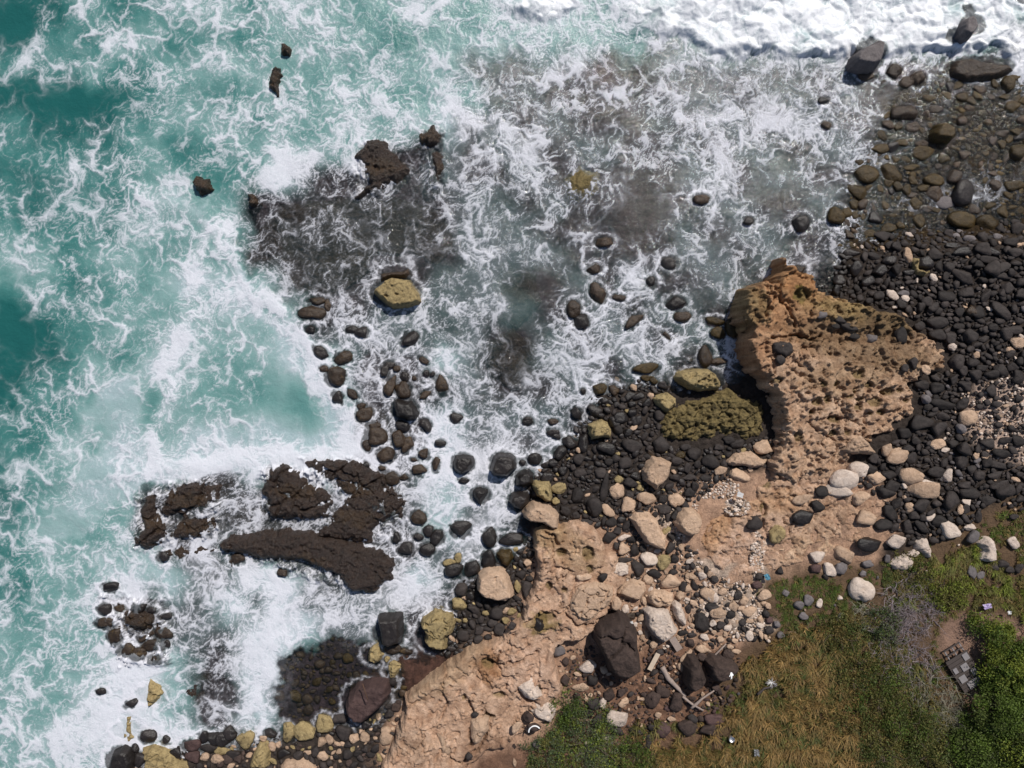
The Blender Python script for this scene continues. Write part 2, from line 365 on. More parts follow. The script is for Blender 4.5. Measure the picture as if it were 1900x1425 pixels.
WATER_RAMP = [(0, (.012, .092, .088)), (.3, (.045, .165, .155)), (.6, (.13, .26, .25)), (.85, (.22, .335, .335)), (1, (.30, .40, .42))]
M['water'] = water_mat()

# ---------------------------------------------------------------- building helpers
def W(px, py, z=0.):
    """chart position (25 to the metre at sea level, as seen from above the middle) -> metres at height z"""
    k = (CAMH-z)/CAMH; return ((px-950)/25*k, (712.5-py)/25*k)
def mesh_obj(name, v, f, mat, parent=None, smooth=True, attrs=None, loc=None):
    v = np.asarray(v, np.float32); f = np.asarray(f, np.int32)
    me = bpy.data.meshes.new(name); n = f.shape[1]
    me.vertices.add(len(v)); me.vertices.foreach_set('co', v.ravel())
    me.loops.add(f.size); me.loops.foreach_set('vertex_index', f.ravel())
    me.polygons.add(len(f)); me.polygons.foreach_set('loop_start', np.arange(0, f.size, n, dtype=np.int32)); me.polygons.foreach_set('loop_total', np.full(len(f), n, np.int32))
    me.polygons.foreach_set('use_smooth', np.full(len(f), smooth, bool))
    me.update(calc_edges=True)
    for k, (t, a) in (attrs or {}).items():
        at = me.attributes.new(k, t, 'POINT'); a = np.asarray(a, np.float32)
        at.data.foreach_set({'FLOAT': 'value', 'FLOAT_COLOR': 'color', 'FLOAT_VECTOR': 'vector'}[t], a.ravel())
    me.materials.append(M[mat] if isinstance(mat, str) else mat)
    o = bpy.data.objects.new(name, me); COL.objects.link(o)
    if loc: o.location = loc
    if parent: o.parent = parent
    return o
def tag(o, label=None, cat=None, group=None, kind=None):
    if label: o['label'] = label
    if cat: o['category'] = cat
    if group: o['group'] = group
    if kind: o['kind'] = kind
    return o
def empty(name, loc): o = bpy.data.objects.new(name, None); COL.objects.link(o); o.location = loc; return o
def rgba(c): return np.concatenate([c, np.ones(c.shape[:-1]+(1,))], -1)
def blend_blobs(px, py, base, blobs):
    c = np.empty(px.shape+(3,)); c[:] = base
    w = 14*fbm(px/22., py/22., 3, 301); w2 = 14*fbm(px/22., py/22., 3, 302)
    for (ax, ay, rx, ry, an, col, k) in blobs:
        ca, sa = math.cos(R(an)), math.sin(R(an)); qx = px+w-ax; qy = -(py+w2-ay)
        u = (qx*ca+qy*sa)/rx; v = (-qx*sa+qy*ca)/ry
        g = (k*sstep(1.35, .65, np.hypot(u, v)))[..., None]; c = c*(1-g)+np.array(col)*g
    return c
# ---------------------------------------------------------------- ground and seabed
LAND = [(2900, 60), (1900, 125), (1790, 115), (1700, 150), (1640, 190), (1630, 240), (1605, 300), (1565, 380), (1550, 470), (1535, 520), (1460, 560), (1400, 640),
 (1350, 700), (1240, 705), (1200, 695), (1150, 705), (1110, 720), (1085, 770), (1050, 815), (1010, 850), (960, 895), (965, 960), (975, 1000), (930, 1035), (880, 1060),
 (850, 1090), (835, 1130), (830, 1190), (790, 1215), (735, 1190), (690, 1225), (740, 1290), (690, 1335), (560, 1350), (520, 1362), (400, 1370), (300, 1388), (230, 1412), (190, 1440), (100, 2300), (2900, 2300)]
POOL = [(522, 1215), (560, 1196), (600, 1188), (640, 1172), (690, 1186), (720, 1205), (745, 1235), (748, 1290), (700, 1330), (600, 1345), (540, 1356), (516, 1340), (510, 1290), (512, 1250)]
TAN = [(1180, 950), (1260, 900), (1440, 860), (1560, 860), (1640, 900), (1650, 980), (1600, 1040), (1480, 1070), (1420, 1120), (1400, 1180), (1300, 1220), (1100, 1230), (1050, 1320), (1030, 1370), (900, 1425), (860, 1900), (650, 1900), (700, 1400), (740, 1300), (850, 1210), (960, 1140), (990, 980), (1120, 960)]
DIRT = [(1040, 1210), (1120, 1190), (1250, 1190), (1400, 1190), (1480, 1160), (1540, 1230), (1400, 1330), (1300, 1425), (1280, 1900), (800, 1900), (880, 1400), (1000, 1370), (1060, 1300)]
VEG = [(1330, 1230), (1400, 1170), (1390, 1060), (1450, 1055), (1560, 1035), (1620, 1040), (1700, 1000), (1770, 940), (1900, 900), (2900, 850), (2900, 2300), (1150, 2300), (1180, 1370), (1290, 1350)]
PATH = [(1720, 1140), (1790, 1120), (1850, 1130), (1900, 1160), (1840, 1180), (1800, 1240), (1780, 1290), (1745, 1240), (1715, 1190)]
PEBB = [(1790, 720), (1850, 700), (1910, 690), (2000, 700), (2000, 900), (1880, 860), (1840, 850), (1790, 820), (1770, 770)]
OLIV = [(1620, 130), (1780, 90), (2900, 60), (2900, 440), (1900, 440), (1700, 455), (1560, 470), (1580, 330), (1640, 220)]
def clear_map(px, py):
    arr = np.array([[CLS[c][1] for c in r] for r in BASE], float)
    return np.clip(cubic_up(arr, px/50.-.5, py/50.-.5), 0, 1)
def ground_z(px, py):
    d = sdf(LAND, px, py)/25.+.35*fbm(px/60., py/60., 3, 201)
    z = np.interp(d, [-25, -6, -2, 0, 1.5, 6, 15, 30, 80], [-4, -2.6, -1.3, -.25, .2, .6, 1.3, 2.3, 5])
    c = clear_map(px, py)*sstep(2., -.5, d); z = z*(1-c)+c*np.maximum(z, -.62)
    w = sstep(-30, 40, sdf(OLIV, px, py)); z = z*(1-w)+w*(-.15+.12*fbm(px/40., py/40., 3, 205))
    w = sstep(-10, 25, sdf(POOL, px, py)); z = z*(1-w)-.75*w
    return z
def gz(px, py): return float(ground_z(np.array([float(px)]), np.array([float(py)]))[0])
def stretched(lo, hi, step, out, n=26):
    a = np.arange(lo, hi+step/2, step); e = (np.linspace(0, 1, n+1)[1:]**2.2)*out
    return np.concatenate([(lo-e)[::-1], a, hi+e])
def grid_faces(w, h, keep=None):
    i = np.arange(w*h).reshape(h, w); f = np.stack([i[:-1, :-1], i[:-1, 1:], i[1:, 1:], i[1:, :-1]], -1).reshape(-1, 4)
    return f if keep is None else f[keep.ravel()]
def compact(v, f, attrs):
    u, inv = np.unique(f, return_inverse=True); inv = inv.reshape(f.shape)
    return v[u], inv, {k: (t, a[u]) for k, (t, a) in attrs.items()}
def build_ground():
    xs = stretched(-40, 40, .115, 260); ys = stretched(-30.5, 30.5, .115, 260)
    X, Y = np.meshgrid(xs, ys); px = X*25+950; py = 712.5-Y*25
    z = ground_z(px, py); d = sdf(LAND, px, py)/25.
    z = z+.10*fbm(X/1.2, Y/1.2, 4, 211)+.05*fbm(X/.35, Y/.35, 3, 212)
    f1, f2, idc = worley(X/.42, Y/.42, 215); lump = np.clip(.42-f1, 0, 1)*.45
    wx = 18*fbm(px/50., py/50., 4, 221, .6); wy = 18*fbm(px/50., py/50., 4, 222, .6); qx, qy = px+wx, py+wy
    c = np.empty(X.shape+(3,)); c[:] = (.042, .033, .028)
    def zone(poly, col, soft=14, k=1.):
        nonlocal c
        w = (k*sstep(-soft, soft, sdf(poly, qx, qy)))[..., None]; c = c*(1-w)+np.array(col)*w; return w[..., 0]
    wp = zone(PEBB, (.44, .34, .28)); zone(OLIV, (.032, .019, .006), 20)
    wt = zone(TAN, (.42, .275, .19)); wdirt = zone(DIRT, (.20, .115, .075)); wv = zone(VEG, (.13, .085, .05), 20); wpa = zone(PATH, (.27, .175, .13))
    zone([(730, 1200), (830, 1205), (860, 1215), (790, 1260), (755, 1300), (735, 1290), (725, 1240)], (.075, .038, .028), 8)
    w_ = zone(POOL, (.085, .060, .036), 12); c = c*(1+1.1*w_*fbm(X/.9, Y/.9, 5, 243, .65))[..., None]
    for (ax, ay, rx, ry, an) in ((1250, 960, 30, 45, 30), (1367, 940, 26, 16, 0), (1310, 1045, 40, 14, 60), (1340, 1110, 60, 30, 0), (1400, 1030, 14, 50, 80), (1385, 1150, 40, 25, 0)):
        u = np.hypot((qx-ax)/rx, (qy-ay)/ry); w = sstep(1.3, .8, u)[..., None]; c = c*(1-w)+np.array((.50, .40, .32))*w; wp = np.maximum(wp, w[..., 0])
    c = c*(1+.5*(wt*(1-wv))[..., None]*fbm(X/.9, Y/.9, 5, 245, .65)[..., None]); z = z+wt*(1-wv)*(.10*fbm(X/.8, Y/.8, 4, 246, .6)+.10*(1-2*np.abs(fbm(X/1.7, Y/1.7, 3, 247))))
    sea = sstep(.3, -.6, d)[..., None]
    seac = np.array((.060, .043, .052))*(1+.5*fbm(X/1.6, Y/1.6, 4, 231)[..., None]); c = c*(1-sea)+seac*sea
    # single lumps of rubble differ in tone
    mott = (.72+.56*idc)[..., None]; stony = np.clip(1-wt-wv-wpa+wp, .15, 1)[..., None]; c = c*(1-stony)+c*mott*stony
    z = z+lump*np.clip(1-.8*wt-.8*wv-wpa+wp*.6, .1, 1)
    far = sstep(36, 60, np.maximum(abs(X), abs(Y)*1.3)); z = z*(1-far)+far*np.where(d > 0, np.interp(d, [0, 6, 30, 300], [-.2, .7, 2.5, 9]), -4)
    v = np.stack([X, Y, z], -1).reshape(-1, 3)
    o = mesh_obj('ground', v, grid_faces(len(xs), len(ys)), 'ground', attrs={'tint': ('FLOAT_COLOR', rgba(np.clip(c, 0, 1)).reshape(-1, 4))})
    tag(o, kind='structure')
build_ground()
def build_water():
    xs = stretched(-45, 45, .068, 250); ys = stretched(-35.5, 35.5, .068, 250)
    X, Y = np.meshgrid(xs, ys); px = X*25+950; py = 712.5-Y*25
    cpx = np.clip(px, -180, 2080); cpy = np.clip(py, -180, 1600)
    # beyond the frame the sea goes on with the nearest chart values
    F = sea_fields(np.where(abs(px-cpx) > 0, cpx+(px-cpx)*.5, px), np.where(abs(py-cpy) > 0, cpy+(py-cpy)*.5, py))
    out = sstep(9, 0, np.maximum(abs(X)-44.5, abs(Y)-35)); F['foam'] = F['foam']*out; F['den'] = F['den']*out; F['milk'] = F['milk']*out+.2*(1-out); F['clear'] = F['clear']*out
    den, foam = F['den'], F['foam']; d = sdf(LAND, px, py)/25.
    hv = sstep(.74, .95, den)*sstep(175, 95, py-40*fbm(px/70., py/70., 5, 406, .6))
    z = .10*fbm(X/7, Y/7, 3, 401)+.05*fbm(X/1.7, Y/1.7, 4, 402)+.035*foam
    # white bore rolling in at the north: billows
    qx = X+.6*fbm(X/1.5, Y/1.5, 3, 405); qy = Y+.6*fbm(X/1.5, Y/1.5, 3, 408)
    bil_ = .75*np.abs(fbm(qx/2.9, qy/2.1, 2, 403))+.2*np.abs(fbm(qx/1.3, qy/1.1, 2, 409))+.05*np.abs(fbm(qx/.5, qy/.45, 2, 410))
    z = z+hv*(.3+.7*bil_+.25*fbm(X/5, Y/5, 2, 404)); foam = foam*(1-hv)+hv*np.clip(.62+.7*F['fine']+.75*F['cloud']+.3*F['a'], .12, 1)
    for poly, am in SHEETS:
        w = sstep(-6, 10, sdf(poly, px+8*fbm(px/20., py/20., 3, 431), py+8*fbm(px/20., py/20., 3, 432)))
        lift = w*am*.85*sstep(-.12, .22, .55*fbm(X/1.4+5, Y/1.4, 4, 433, .6)+.6*fbm(X/.42, Y/1.0, 4, 434, .6)); z = z+lift
        F['clear'] = np.maximum(F['clear'], w*.93)
    fr = np.abs(sdf([(440, 470), (470, 540), (560, 600), (600, 680), (640, 740), (690, 830), (640, 870), (560, 850), (0, 900), (0, 300), (380, 400)], px, py)/25.)
    z = z+.10*np.exp(-(fr/.9)**2)
    pool = sstep(-9, 9, sdf(POOL, px+22*fbm(px/40., py/40., 5, 441, .6), py+22*fbm(px/40., py/40., 5, 442, .6))); z = z*(1-pool)
    calm = sstep(-20, 30, sdf(OLIV, px, py)); z = z*(1-.7*calm*(1-hv))
    foam = foam*(1-pool*(.93)); clr = np.maximum(F['clear'], sstep(-.5, .4, d)*(1-hv)*.95); clr = np.maximum(clr, pool)
    # lace and clear water round every rock that breaks the surface
    ring = np.zeros(X.shape); core = np.zeros(X.shape); wb = 5*fbm(px/9., py/9., 3, 451); lace = .35+.65*sstep(-.3, .35, fbm(px/7., py/7., 3, 452, .65))
    for p in placed:
        if not p.get('sea') or (p['px'] > 1560 and p['py'] > 150): continue
        m = p['a']*2+14; j0, j1 = np.searchsorted(xs, [(p['px']-m-950)/25, (p['px']+m-950)/25]); i0, i1 = np.searchsorted(ys, [(712.5-p['py']-m)/25, (712.5-p['py']+m)/25]); sl = (slice(i0, i1), slice(j0, j1))
        ca, sa = math.cos(R(p['ang'])), math.sin(R(p['ang'])); qx = px[sl]+wb[sl]-p['px']; qy = -(py[sl]+wb[sl]-p['py'])
        u = (np.hypot((qx*ca+qy*sa)/p['a'], (-qx*sa+qy*ca)/p['b'])-1)*math.sqrt(p['a']*p['b'])
        ring[sl] = np.maximum(ring[sl], np.exp(-((u-4.5)/3.2)**2)); core[sl] = np.maximum(core[sl], sstep(4, -1, u)*(.25 if p['kind'] == 'y' and p['py'] > 1200 else 1))
    foam = np.clip(foam+.55*ring*lace, 0, 1)*(1-.8*core); clr = np.maximum(clr, core*.95)
    G = ground_z(px, py)
    keep = (G[:-1, :-1] < z[:-1, :-1]+.35)
    v = np.stack([X, Y, z], -1).reshape(-1, 3); f = grid_faces(len(xs), len(ys), keep)
    at = {'milk': ('FLOAT', F['milk'].ravel()), 'clear': ('FLOAT', clr.ravel()), 'foam': ('FLOAT', foam.ravel()),
          'bore': ('FLOAT', hv.ravel()), 'drift': ('FLOAT_VECTOR', np.stack([F['X'], F['Y'], X*0], -1).reshape(-1, 3))}
    v, f, at = compact(v, f, at)
    o = mesh_obj('water', v, f, 'water', attrs=at); tag(o, kind='structure')
SHEETS = [([(255, 915), (275, 905), (300, 900), (330, 890), (410, 890), (410, 1000), (330, 1010), (250, 1020)], .42), ([(480, 870), (500, 860), (600, 870), (615, 960), (500, 965)], .5),
 ([(415, 1010), (500, 985), (700, 1015), (720, 1080), (640, 1098), (500, 1045)], .45), ([(560, 850), (660, 850), (750, 920), (740, 970), (640, 930)], .35), ([(590, 990), (640, 930), (735, 915), (735, 960), (690, 1010)], .45), ([(655, 290), (676, 262), (715, 258), (755, 315), (700, 368), (655, 360)], .3),
 ([(180, 1100), (310, 1110), (320, 1230), (220, 1240)], .38), ([(780, 240), (830, 240), (830, 350), (790, 350)], .25)]
# ---------------------------------------------------------------- stones
_ico = {}
def ico(n):
    if n not in _ico:
        bm = bmesh.new(); bmesh.ops.create_icosphere(bm, subdivisions=n, radius=1); bm.verts.ensure_lookup_table()
        v = np.array([q.co[:] for q in bm.verts]); f = np.array([[q.index for q in p.verts] for p in bm.faces]); bm.free()
        _ico[n] = (v/np.linalg.norm(v, axis=1, keepdims=True), f)
    return _ico[n]
def n3(p, s, seed, o=3):
    return (fbm(p[:, 0]*s+p[:, 2]*s*.6, p[:, 1]*s-p[:, 2]*s*.4, o, seed, .55)+fbm(p[:, 1]*s+3.1, p[:, 2]*s+p[:, 0]*.3*s, o, seed+9, .55)+fbm(p[:, 2]*s-7.7, p[:, 0]*s+p[:, 1]*.3*s, o, seed+17, .55))/1.9
def stone(seed, a, b, c, sub=3, kind='b'):
    """one weathered stone: soft-cut facets, half sizes a, b, c"""
    r = np.random.RandomState(seed); d, f = ico(sub)
    soft = kind in 'bwog'
    K = r.randint(6, 11) if soft else r.randint(6, 10); nrm = r.randn(K, 3); nrm /= np.linalg.norm(nrm, axis=1, keepdims=True)
    nrm = np.vstack([nrm, [[0, 0, 1]]]); dist = np.append(r.uniform(.62, 1.0, K), r.uniform(.6, .85))
    p = r.uniform(12, 40) if soft else r.uniform(20, 45)
    q = np.clip(d@nrm.T, 0, None)/dist; rad = 1/np.maximum((q**p).sum(1)**(1/p), .8)
    P = d*rad[:, None]
    ex = np.abs(P[:, :2]).max(0); P = P/np.array([ex[0], ex[1], 1])
    P = P*np.array([a, b, c]); m = min(a, b)
    if soft: P = P+d*(n3(P, 1.3/m, seed % 97, 4)*.13*m)[:, None]
    else: P = P+d*(n3(P, 1.1/m, seed % 97, 5)*.17*m)[:, None]-d*(np.clip(n3(P, 3.2/m, seed % 89, 3)-.1, 0, 1)*.34*m)[:, None]
    return P, f
KIND = {'b': ('dry', 'dark basalt'), 'w': ('wet', 'wet black'), 'n': ('wetbrown', 'wet brown'), 'o': ('olive', 'olive mossy'), 't': ('tan', 'tan limestone'), 'l': ('white', 'pale limestone'),
        'y': ('yellow', 'yellowish limestone'), 'g': ('grey', 'grey'), 'm': ('maroon', 'maroon'), 'v': ('lava', 'brown lava')}
LIME = 'tly'
# landmarks used to say where a stone lies
LM = [(1560, 690, 'the pitted limestone outcrop'), (737, 535, 'the lone yellow rock'), (600, 1010, 'the long brown reef'), (330, 940, 'the broken brown reef'), (245, 1165, 'the ring shaped reef'),
 (600, 1270, 'the calm dark pool'), (1145, 1200, 'the biggest lava block'), (1603, 1097, 'the round white boulder'), (1840, 790, 'the pale pebble patch'), (1295, 705, 'the largest yellow boulder'),
 (1115, 799, 'the pitted yellow boulder'), (891, 922, 'the heart shaped black rock'), (918, 1088, 'the broken cove boulder'), (812, 1168, 'the yellow inlet boulder'),
 (680, 1300, 'the maroon boulder'), (1220, 880, 'the splotched tan boulder'), (1608, 100, 'the grey breaker boulder'), (1756, 248, 'the pale topped boulder'),
 (1755, 376, 'the smooth grey boulder'), (1487, 412, 'the notched black rock'), (1228, 1163, 'the pale angular boulder'), (1095, 1108, 'the broad tan slab'),
 (1280, 970, 'the big rough tan boulder'), (751, 760, 'the double humped rock'), (1780, 512, 'the long beach boulder'), (1712, 490, 'the hollow yellow rock'), (1716, 782, 'the big round boulder'),
 (1320, 1245, 'the white marked boulder'), (1614, 1008, 'the black grass boulder'), (1840, 1020, 'the upright pale boulder'), (930, 862, 'the split black rock'), (1600, 835, 'the tilted tan wedge'),
 (530, 1365, 'the tan pool boulder'), (1850, 595, 'the sloping black beach'), (1080, 860, 'the wet black beach')]
placed = []      # everything standing on the shore: dict(px, py, a, b, ang, kind, obj, label)
def where(px, py, skip=None):
    best = sorted((math.hypot(px-x, py-y), n, x, y) for x, y, n in LM)
    for d, n, x, y in best:
        if d > 9 and n != skip: break
    dx, dy = px-x, y-py; ang = math.degrees(math.atan2(dy, dx)) % 360
    w = ['right of', 'upper right of', 'above', 'upper left of', 'left of', 'lower left of', 'below', 'lower right of'][int((ang+22.5)//45) % 8]
    return w, n, d
SEA = 'wno'
def sname(k): return 'limestone_boulder' if k in LIME else 'sea_rock' if k in SEA else 'basalt_boulder'
def note(px, py, a, b, ang, kind, o, label=None, group=None): placed.append(dict(px=px, py=py, a=a, b=b, ang=ang, kind=kind, obj=o, label=label, group=group))
OCC = np.zeros((1545, 2020), np.uint8)       # what part of the chart is taken, 1 px cells, margin 60
_yy, _xx = np.mgrid[0:1545, 0:2020]; _yy = _yy-60.; _xx = _xx-60.
def ell(px, py, a, b, ang, s=1.):
    m = int(max(a, b)*s+2); x0, y0 = int(px)+60-m, int(py)+60-m; x1, y1 = x0+2*m+1, y0+2*m+1
    x0, y0 = max(x0, 0), max(y0, 0)
    if x0 >= 2020 or y0 >= 1545 or x1 <= 0 or y1 <= 0: return None
    sl = (slice(y0, min(y1, 1545)), slice(x0, min(x1, 2020)))
    c, sn = math.cos(R(ang)), math.sin(R(ang)); qx = _xx[sl]-px; qy = -(_yy[sl]-py)
    return sl, ((qx*c+qy*sn)/(a*s))**2+((-qx*sn+qy*c)/(b*s))**2 < 1
def occupy(px, py, a, b, ang, s=1.):
    e = ell(px, py, a, b, ang, s)
    if e: OCC[e[0]][e[1]] = 1
SEED = [100]
def boulder(px, py, a, b, ang, kind, label=None, sub=3, lift=None):
    SEED[0] += 1; A, B = a/25., b/25.; C = min(A, B)*rng.uniform(.62, .82)
    g = gz(px, py); z = g+C*.35
    if g < -.05: z = max(z, .10 if kind != 'n' else .06) if px < 1560 else max(g+.2*C, -.12)
    if lift is not None: z = lift
    P, f = stone(SEED[0], A, B, C, sub, kind); x, y = W(px, py, z+C*.6)
    o = mesh_obj(sname(kind), P, f, KIND[kind][0], loc=(x, y, z)); o.rotation_euler = (rng.uniform(-.12, .12), rng.uniform(-.12, .12), R(ang))
    occupy(px, py, a, b, ang, .93); note(px, py, a, b, ang, kind, o, label); return o

# traced rocks: an outline with its own height, walls and weathered top
def polyrock(name, poly, h, mat, z0=None, edge=.35, rough=.12, res=.06, warp=.12, pits=(), cracks=(), hfun=None, tint=None, seed=1, prof=2.2, comb=0., top=None, parent=None, terr=0., occ=True, crk=None, bed=0):
    pts = np.array(poly, float); cpx, cpy = pts.mean(0); g = gz(cpx, cpy) if z0 is None else z0
    k = (CAMH-g-h*.7)/CAMH; wp = [((x-950)/25*k, (712.5-y)/25*k) for x, y in poly]
    wx = [p[0] for p in wp]; wy = [p[1] for p in wp]; m = .3
    xs = np.arange(min(wx)-m, max(wx)+m, res); ys = np.arange(min(wy)-m, max(wy)+m, res); X, Y = np.meshgrid(xs, ys)
    sx = X+warp*fbm(X/.9, Y/.9, 4, seed, .6); sy = Y+warp*fbm(X/.9, Y/.9, 4, seed+50, .6)
    s = sdf(wp, sx, sy); px = X/k*25+950; py = 712.5-Y/k*25
    t = np.clip(s/edge, 0, 1); pr = 1-(1-t)**prof; H = h if hfun is None else hfun(px, py)
    z = H*pr
    n = fbm(X/1.1, Y/1.1, 5, seed+3, .6); rd = 1-np.abs(fbm(X/1.6, Y/1.6, 4, seed+5))*2
    z = z+pr*rough*(n*1.2+.5*rd)
    if mat == 'ledge': z = z+pr*rough*(.38*fbm(X/.42, Y/.42, 4, seed+60, .65)-.5*np.clip(fbm(X/.8, Y/.8, 3, seed+62)-.25, 0, 1))
    if comb:        # honeycombed by the sea
        f1, f2, _ = worley((X+.2*n)/.55, (Y+.2*n)/.45, seed+7); z = z-pr*comb*np.clip(1-f1*2.2, 0, 1)**.6*sstep(-.25, .35, fbm(X/2.2, Y/2.2, 3, seed+8))*2.2
        f1, f2, _ = worley(X/.24, Y/.24, seed+11); z = z-pr*comb*.6*np.clip(1-f1*2, 0, 1)
    if terr:        # broken blocks with joints between
        f1, f2, i_ = worley((X+.3*n)/terr, (Y+.3*n)/terr, seed+13); z = z+pr*(i_-.5)*.35*min(h, 1)-pr*.35*min(1, h)*np.exp(-((f2-f1)/.07)**2)
    if crk: f1, f2, _ = worley((X+.5*n)/crk[0], (Y+.5*rd)/crk[0]*1.3, seed+15); z = z-pr*crk[1]*np.exp(-((f2-f1)*crk[0]/.09)**2)*sstep(-.25, .2, fbm(X/2.5, Y/2.5, 3, seed+16))
    if bed: q_ = (z+.10*n)/bed; fq = np.floor(q_); z = z*.35+.65*((fq+sstep(.62, .95, q_-fq))*bed-.10*n)
    stain = np.zeros(X.shape)
    for (ax, ay, rx, ry, *an) in pits:
        an = an[0] if an else 0; ca, sa = math.cos(R(an)), math.sin(R(an)); qx = px+3*fbm(px/9, py/9, 3, seed+21)-ax; qy = -(py-ay)+3*fbm(px/9, py/9, 3, seed+22)
        u = np.hypot((qx*ca+qy*sa)/rx, (-qx*sa+qy*ca)/ry); w = sstep(1.15, .8, u); z = z-w*min(.55, .25+rx/25*.28); stain = np.maximum(stain, w)
    for line, wd_, dp in cracks:
        dd = np.full(X.shape, 1e9); qx = px+5*fbm(px/14, py/14, 4, seed+31, .6); qy = py+5*fbm(px/14, py/14, 4, seed+32, .6)
        for (x0, y0), (x1, y1) in zip(line[:-1], line[1:]):
            ex, ey = x1-x0, y1-y0; tt = np.clip(((qx-x0)*ex+(qy-y0)*ey)/(ex*ex+ey*ey), 0, 1); dd = np.minimum(dd, np.hypot(qx-x0-tt*ex, qy-y0-tt*ey))
        z = z-dp*np.exp(-(dd/wd_)**2)*pr
    low = -.9
    z = np.where(s < 0, low*np.clip(-s/.12, 0, 1), z)
    keep = (np.maximum.reduce([s[:-1, :-1], s[1:, :-1], s[:-1, 1:], s[1:, 1:]]) > -.16)
    at = {}
    if tint is not None:
        c = tint(px, py) if callable(tint) else np.tile(np.array(tint, float), X.shape+(1,))
        if mat == 'ledge': c = c*(1+.55*fbm(px/22., py/22., 5, seed+70, .62)[..., None]*np.array([.8, 1., 1.15]))
        st = stain[..., None]; c = c*(1-st*.75)+np.array((.16, .12, .05))*st*.75
        at['tint'] = ('FLOAT_COLOR', rgba(np.clip(c, 0, 1)).reshape(-1, 4))
    ox, oy = np.mean(wx), np.mean(wy)
    v = np.stack([X-ox, Y-oy, z], -1).reshape(-1, 3); f = grid_faces(len(xs), len(ys), keep); v, f, at = compact(v, f, at)
    o = mesh_obj(name, v, f, mat, attrs=at, loc=(ox, oy, g), parent=parent)
    if occ: stamp(poly, 1, 1)
    return o
def stamp(poly, m, v):
    xs = [p[0] for p in poly]; ys = [p[1] for p in poly]
    sl = (slice(max(0, int(min(ys))+58), max(0, int(max(ys))+63)), slice(max(0, int(min(xs))+58), max(0, int(max(xs))+63)))
    if _xx[sl].size: OCC[sl][sdf(poly, _xx[sl], _yy[sl]) > m] = v
def V(ox, oy, s, pts): return [(ox+x/s, oy+y/s) for x, y in pts]
Z1 = lambda *p: V(1300, 0, 3.1667, p); Z2 = lambda *p: V(1300, 450, 3.1667, p); Z3 = lambda *p: V(1300, 900, 2.715, p); Z4 = lambda *p: V(850, 900, 2.7145, p)
Z5 = lambda *p: V(850, 600, 3.1667, p); Z6 = lambda *p: V(400, 950, 3.0, p); S5 = lambda *p: V(450, 450, 3.1667, p); S7 = lambda *p: V(0, 850, 2.478, p)
# ---- the limestone outcrop: a cliff on the sea side falling away to the cobble beach
OUT = [(1455, 476), (1476, 492), (1500, 508), (1516, 533), (1556, 549), (1600, 562), (1640, 570), (1668, 578), (1692, 592), (1714, 608), (1738, 626), (1762, 642), (1772, 662), (1764, 690), (1716, 702), (1700, 715), (1712, 742), (1715, 765), (1690, 780),
 (1668, 800), (1640, 815), (1610, 838), (1590, 862), (1570, 890), (1500, 905), (1440, 900), (1436, 860), (1452, 820), (1449, 790), (1443, 757), (1436, 728), (1412, 702), (1396, 682), (1384, 660), (1379, 640), (1384, 622), (1371, 596), (1374, 560), (1384, 536), (1406, 524), (1434, 514), (1448, 500)]
def out_h(px, py):
    u = np.clip((px-1380)/380., 0, 1); v = np.clip((py-700)/230., 0, 1)
    return 3.1-1.6*u-1.5*v+.35*sstep(1540, 1500, px)*sstep(620, 520, py)-.55*np.exp(-(((px-1620)/90)**2+((py-622)/26)**2))+.3*np.exp(-(((px-1600)/100)**2+((py-582)/22)**2))
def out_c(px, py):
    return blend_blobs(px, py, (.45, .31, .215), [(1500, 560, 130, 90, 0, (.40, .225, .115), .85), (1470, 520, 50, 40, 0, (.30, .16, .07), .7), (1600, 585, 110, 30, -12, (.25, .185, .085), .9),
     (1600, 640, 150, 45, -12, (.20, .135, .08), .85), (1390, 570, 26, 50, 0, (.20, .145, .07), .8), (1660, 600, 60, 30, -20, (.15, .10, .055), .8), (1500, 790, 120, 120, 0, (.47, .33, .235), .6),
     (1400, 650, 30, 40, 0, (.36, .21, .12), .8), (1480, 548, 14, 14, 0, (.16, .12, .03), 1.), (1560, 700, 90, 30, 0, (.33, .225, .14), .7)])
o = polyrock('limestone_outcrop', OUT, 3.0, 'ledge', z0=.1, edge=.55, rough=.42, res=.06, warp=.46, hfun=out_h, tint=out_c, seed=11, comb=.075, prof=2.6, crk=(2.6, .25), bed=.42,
 pits=Z2((685, 935)) and [(x, y, a/3.1667, b/3.1667) for (x, y), (a, b) in zip(Z2((685, 935), (745, 920), (885, 905), (940, 965), (1040, 935), (1120, 875), (1190, 870), (930, 775), (795, 825), (715, 830), (800, 1040), (580, 1140), (1085, 1000), (950, 920), (1015, 1005), (995, 835), (440, 810), (885, 1120), (800, 1120), (575, 315), (910, 870), (1240, 930), (660, 1000), (1310, 860)),
   ((30, 25), (20, 28), (22, 15), (30, 20), (45, 28), (35, 22), (20, 15), (32, 28), (22, 20), (15, 18), (45, 22), (28, 35), (35, 20), (25, 15), (18, 12), (22, 16), (30, 20), (18, 15), (30, 18), (48, 40), (14, 20), (20, 14), (16, 14), (20, 12)))],
 cracks=[(Z2((450, 190), (430, 300), (440, 340), (500, 400), (540, 500)), 2.2, .6), (Z2((410, 330), (350, 430)), 2, .35), (Z2((400, 565), (560, 545), (620, 570), (700, 555)), 2.6, .6), (Z2((470, 720), (600, 800), (660, 830)), 2, .25), (Z2((640, 1060), (700, 1100), (830, 1180), (800, 1300)), 2, .3)])
tag(o, 'big pitted orange and tan limestone outcrop with a cliff over the water', 'rock outcrop')
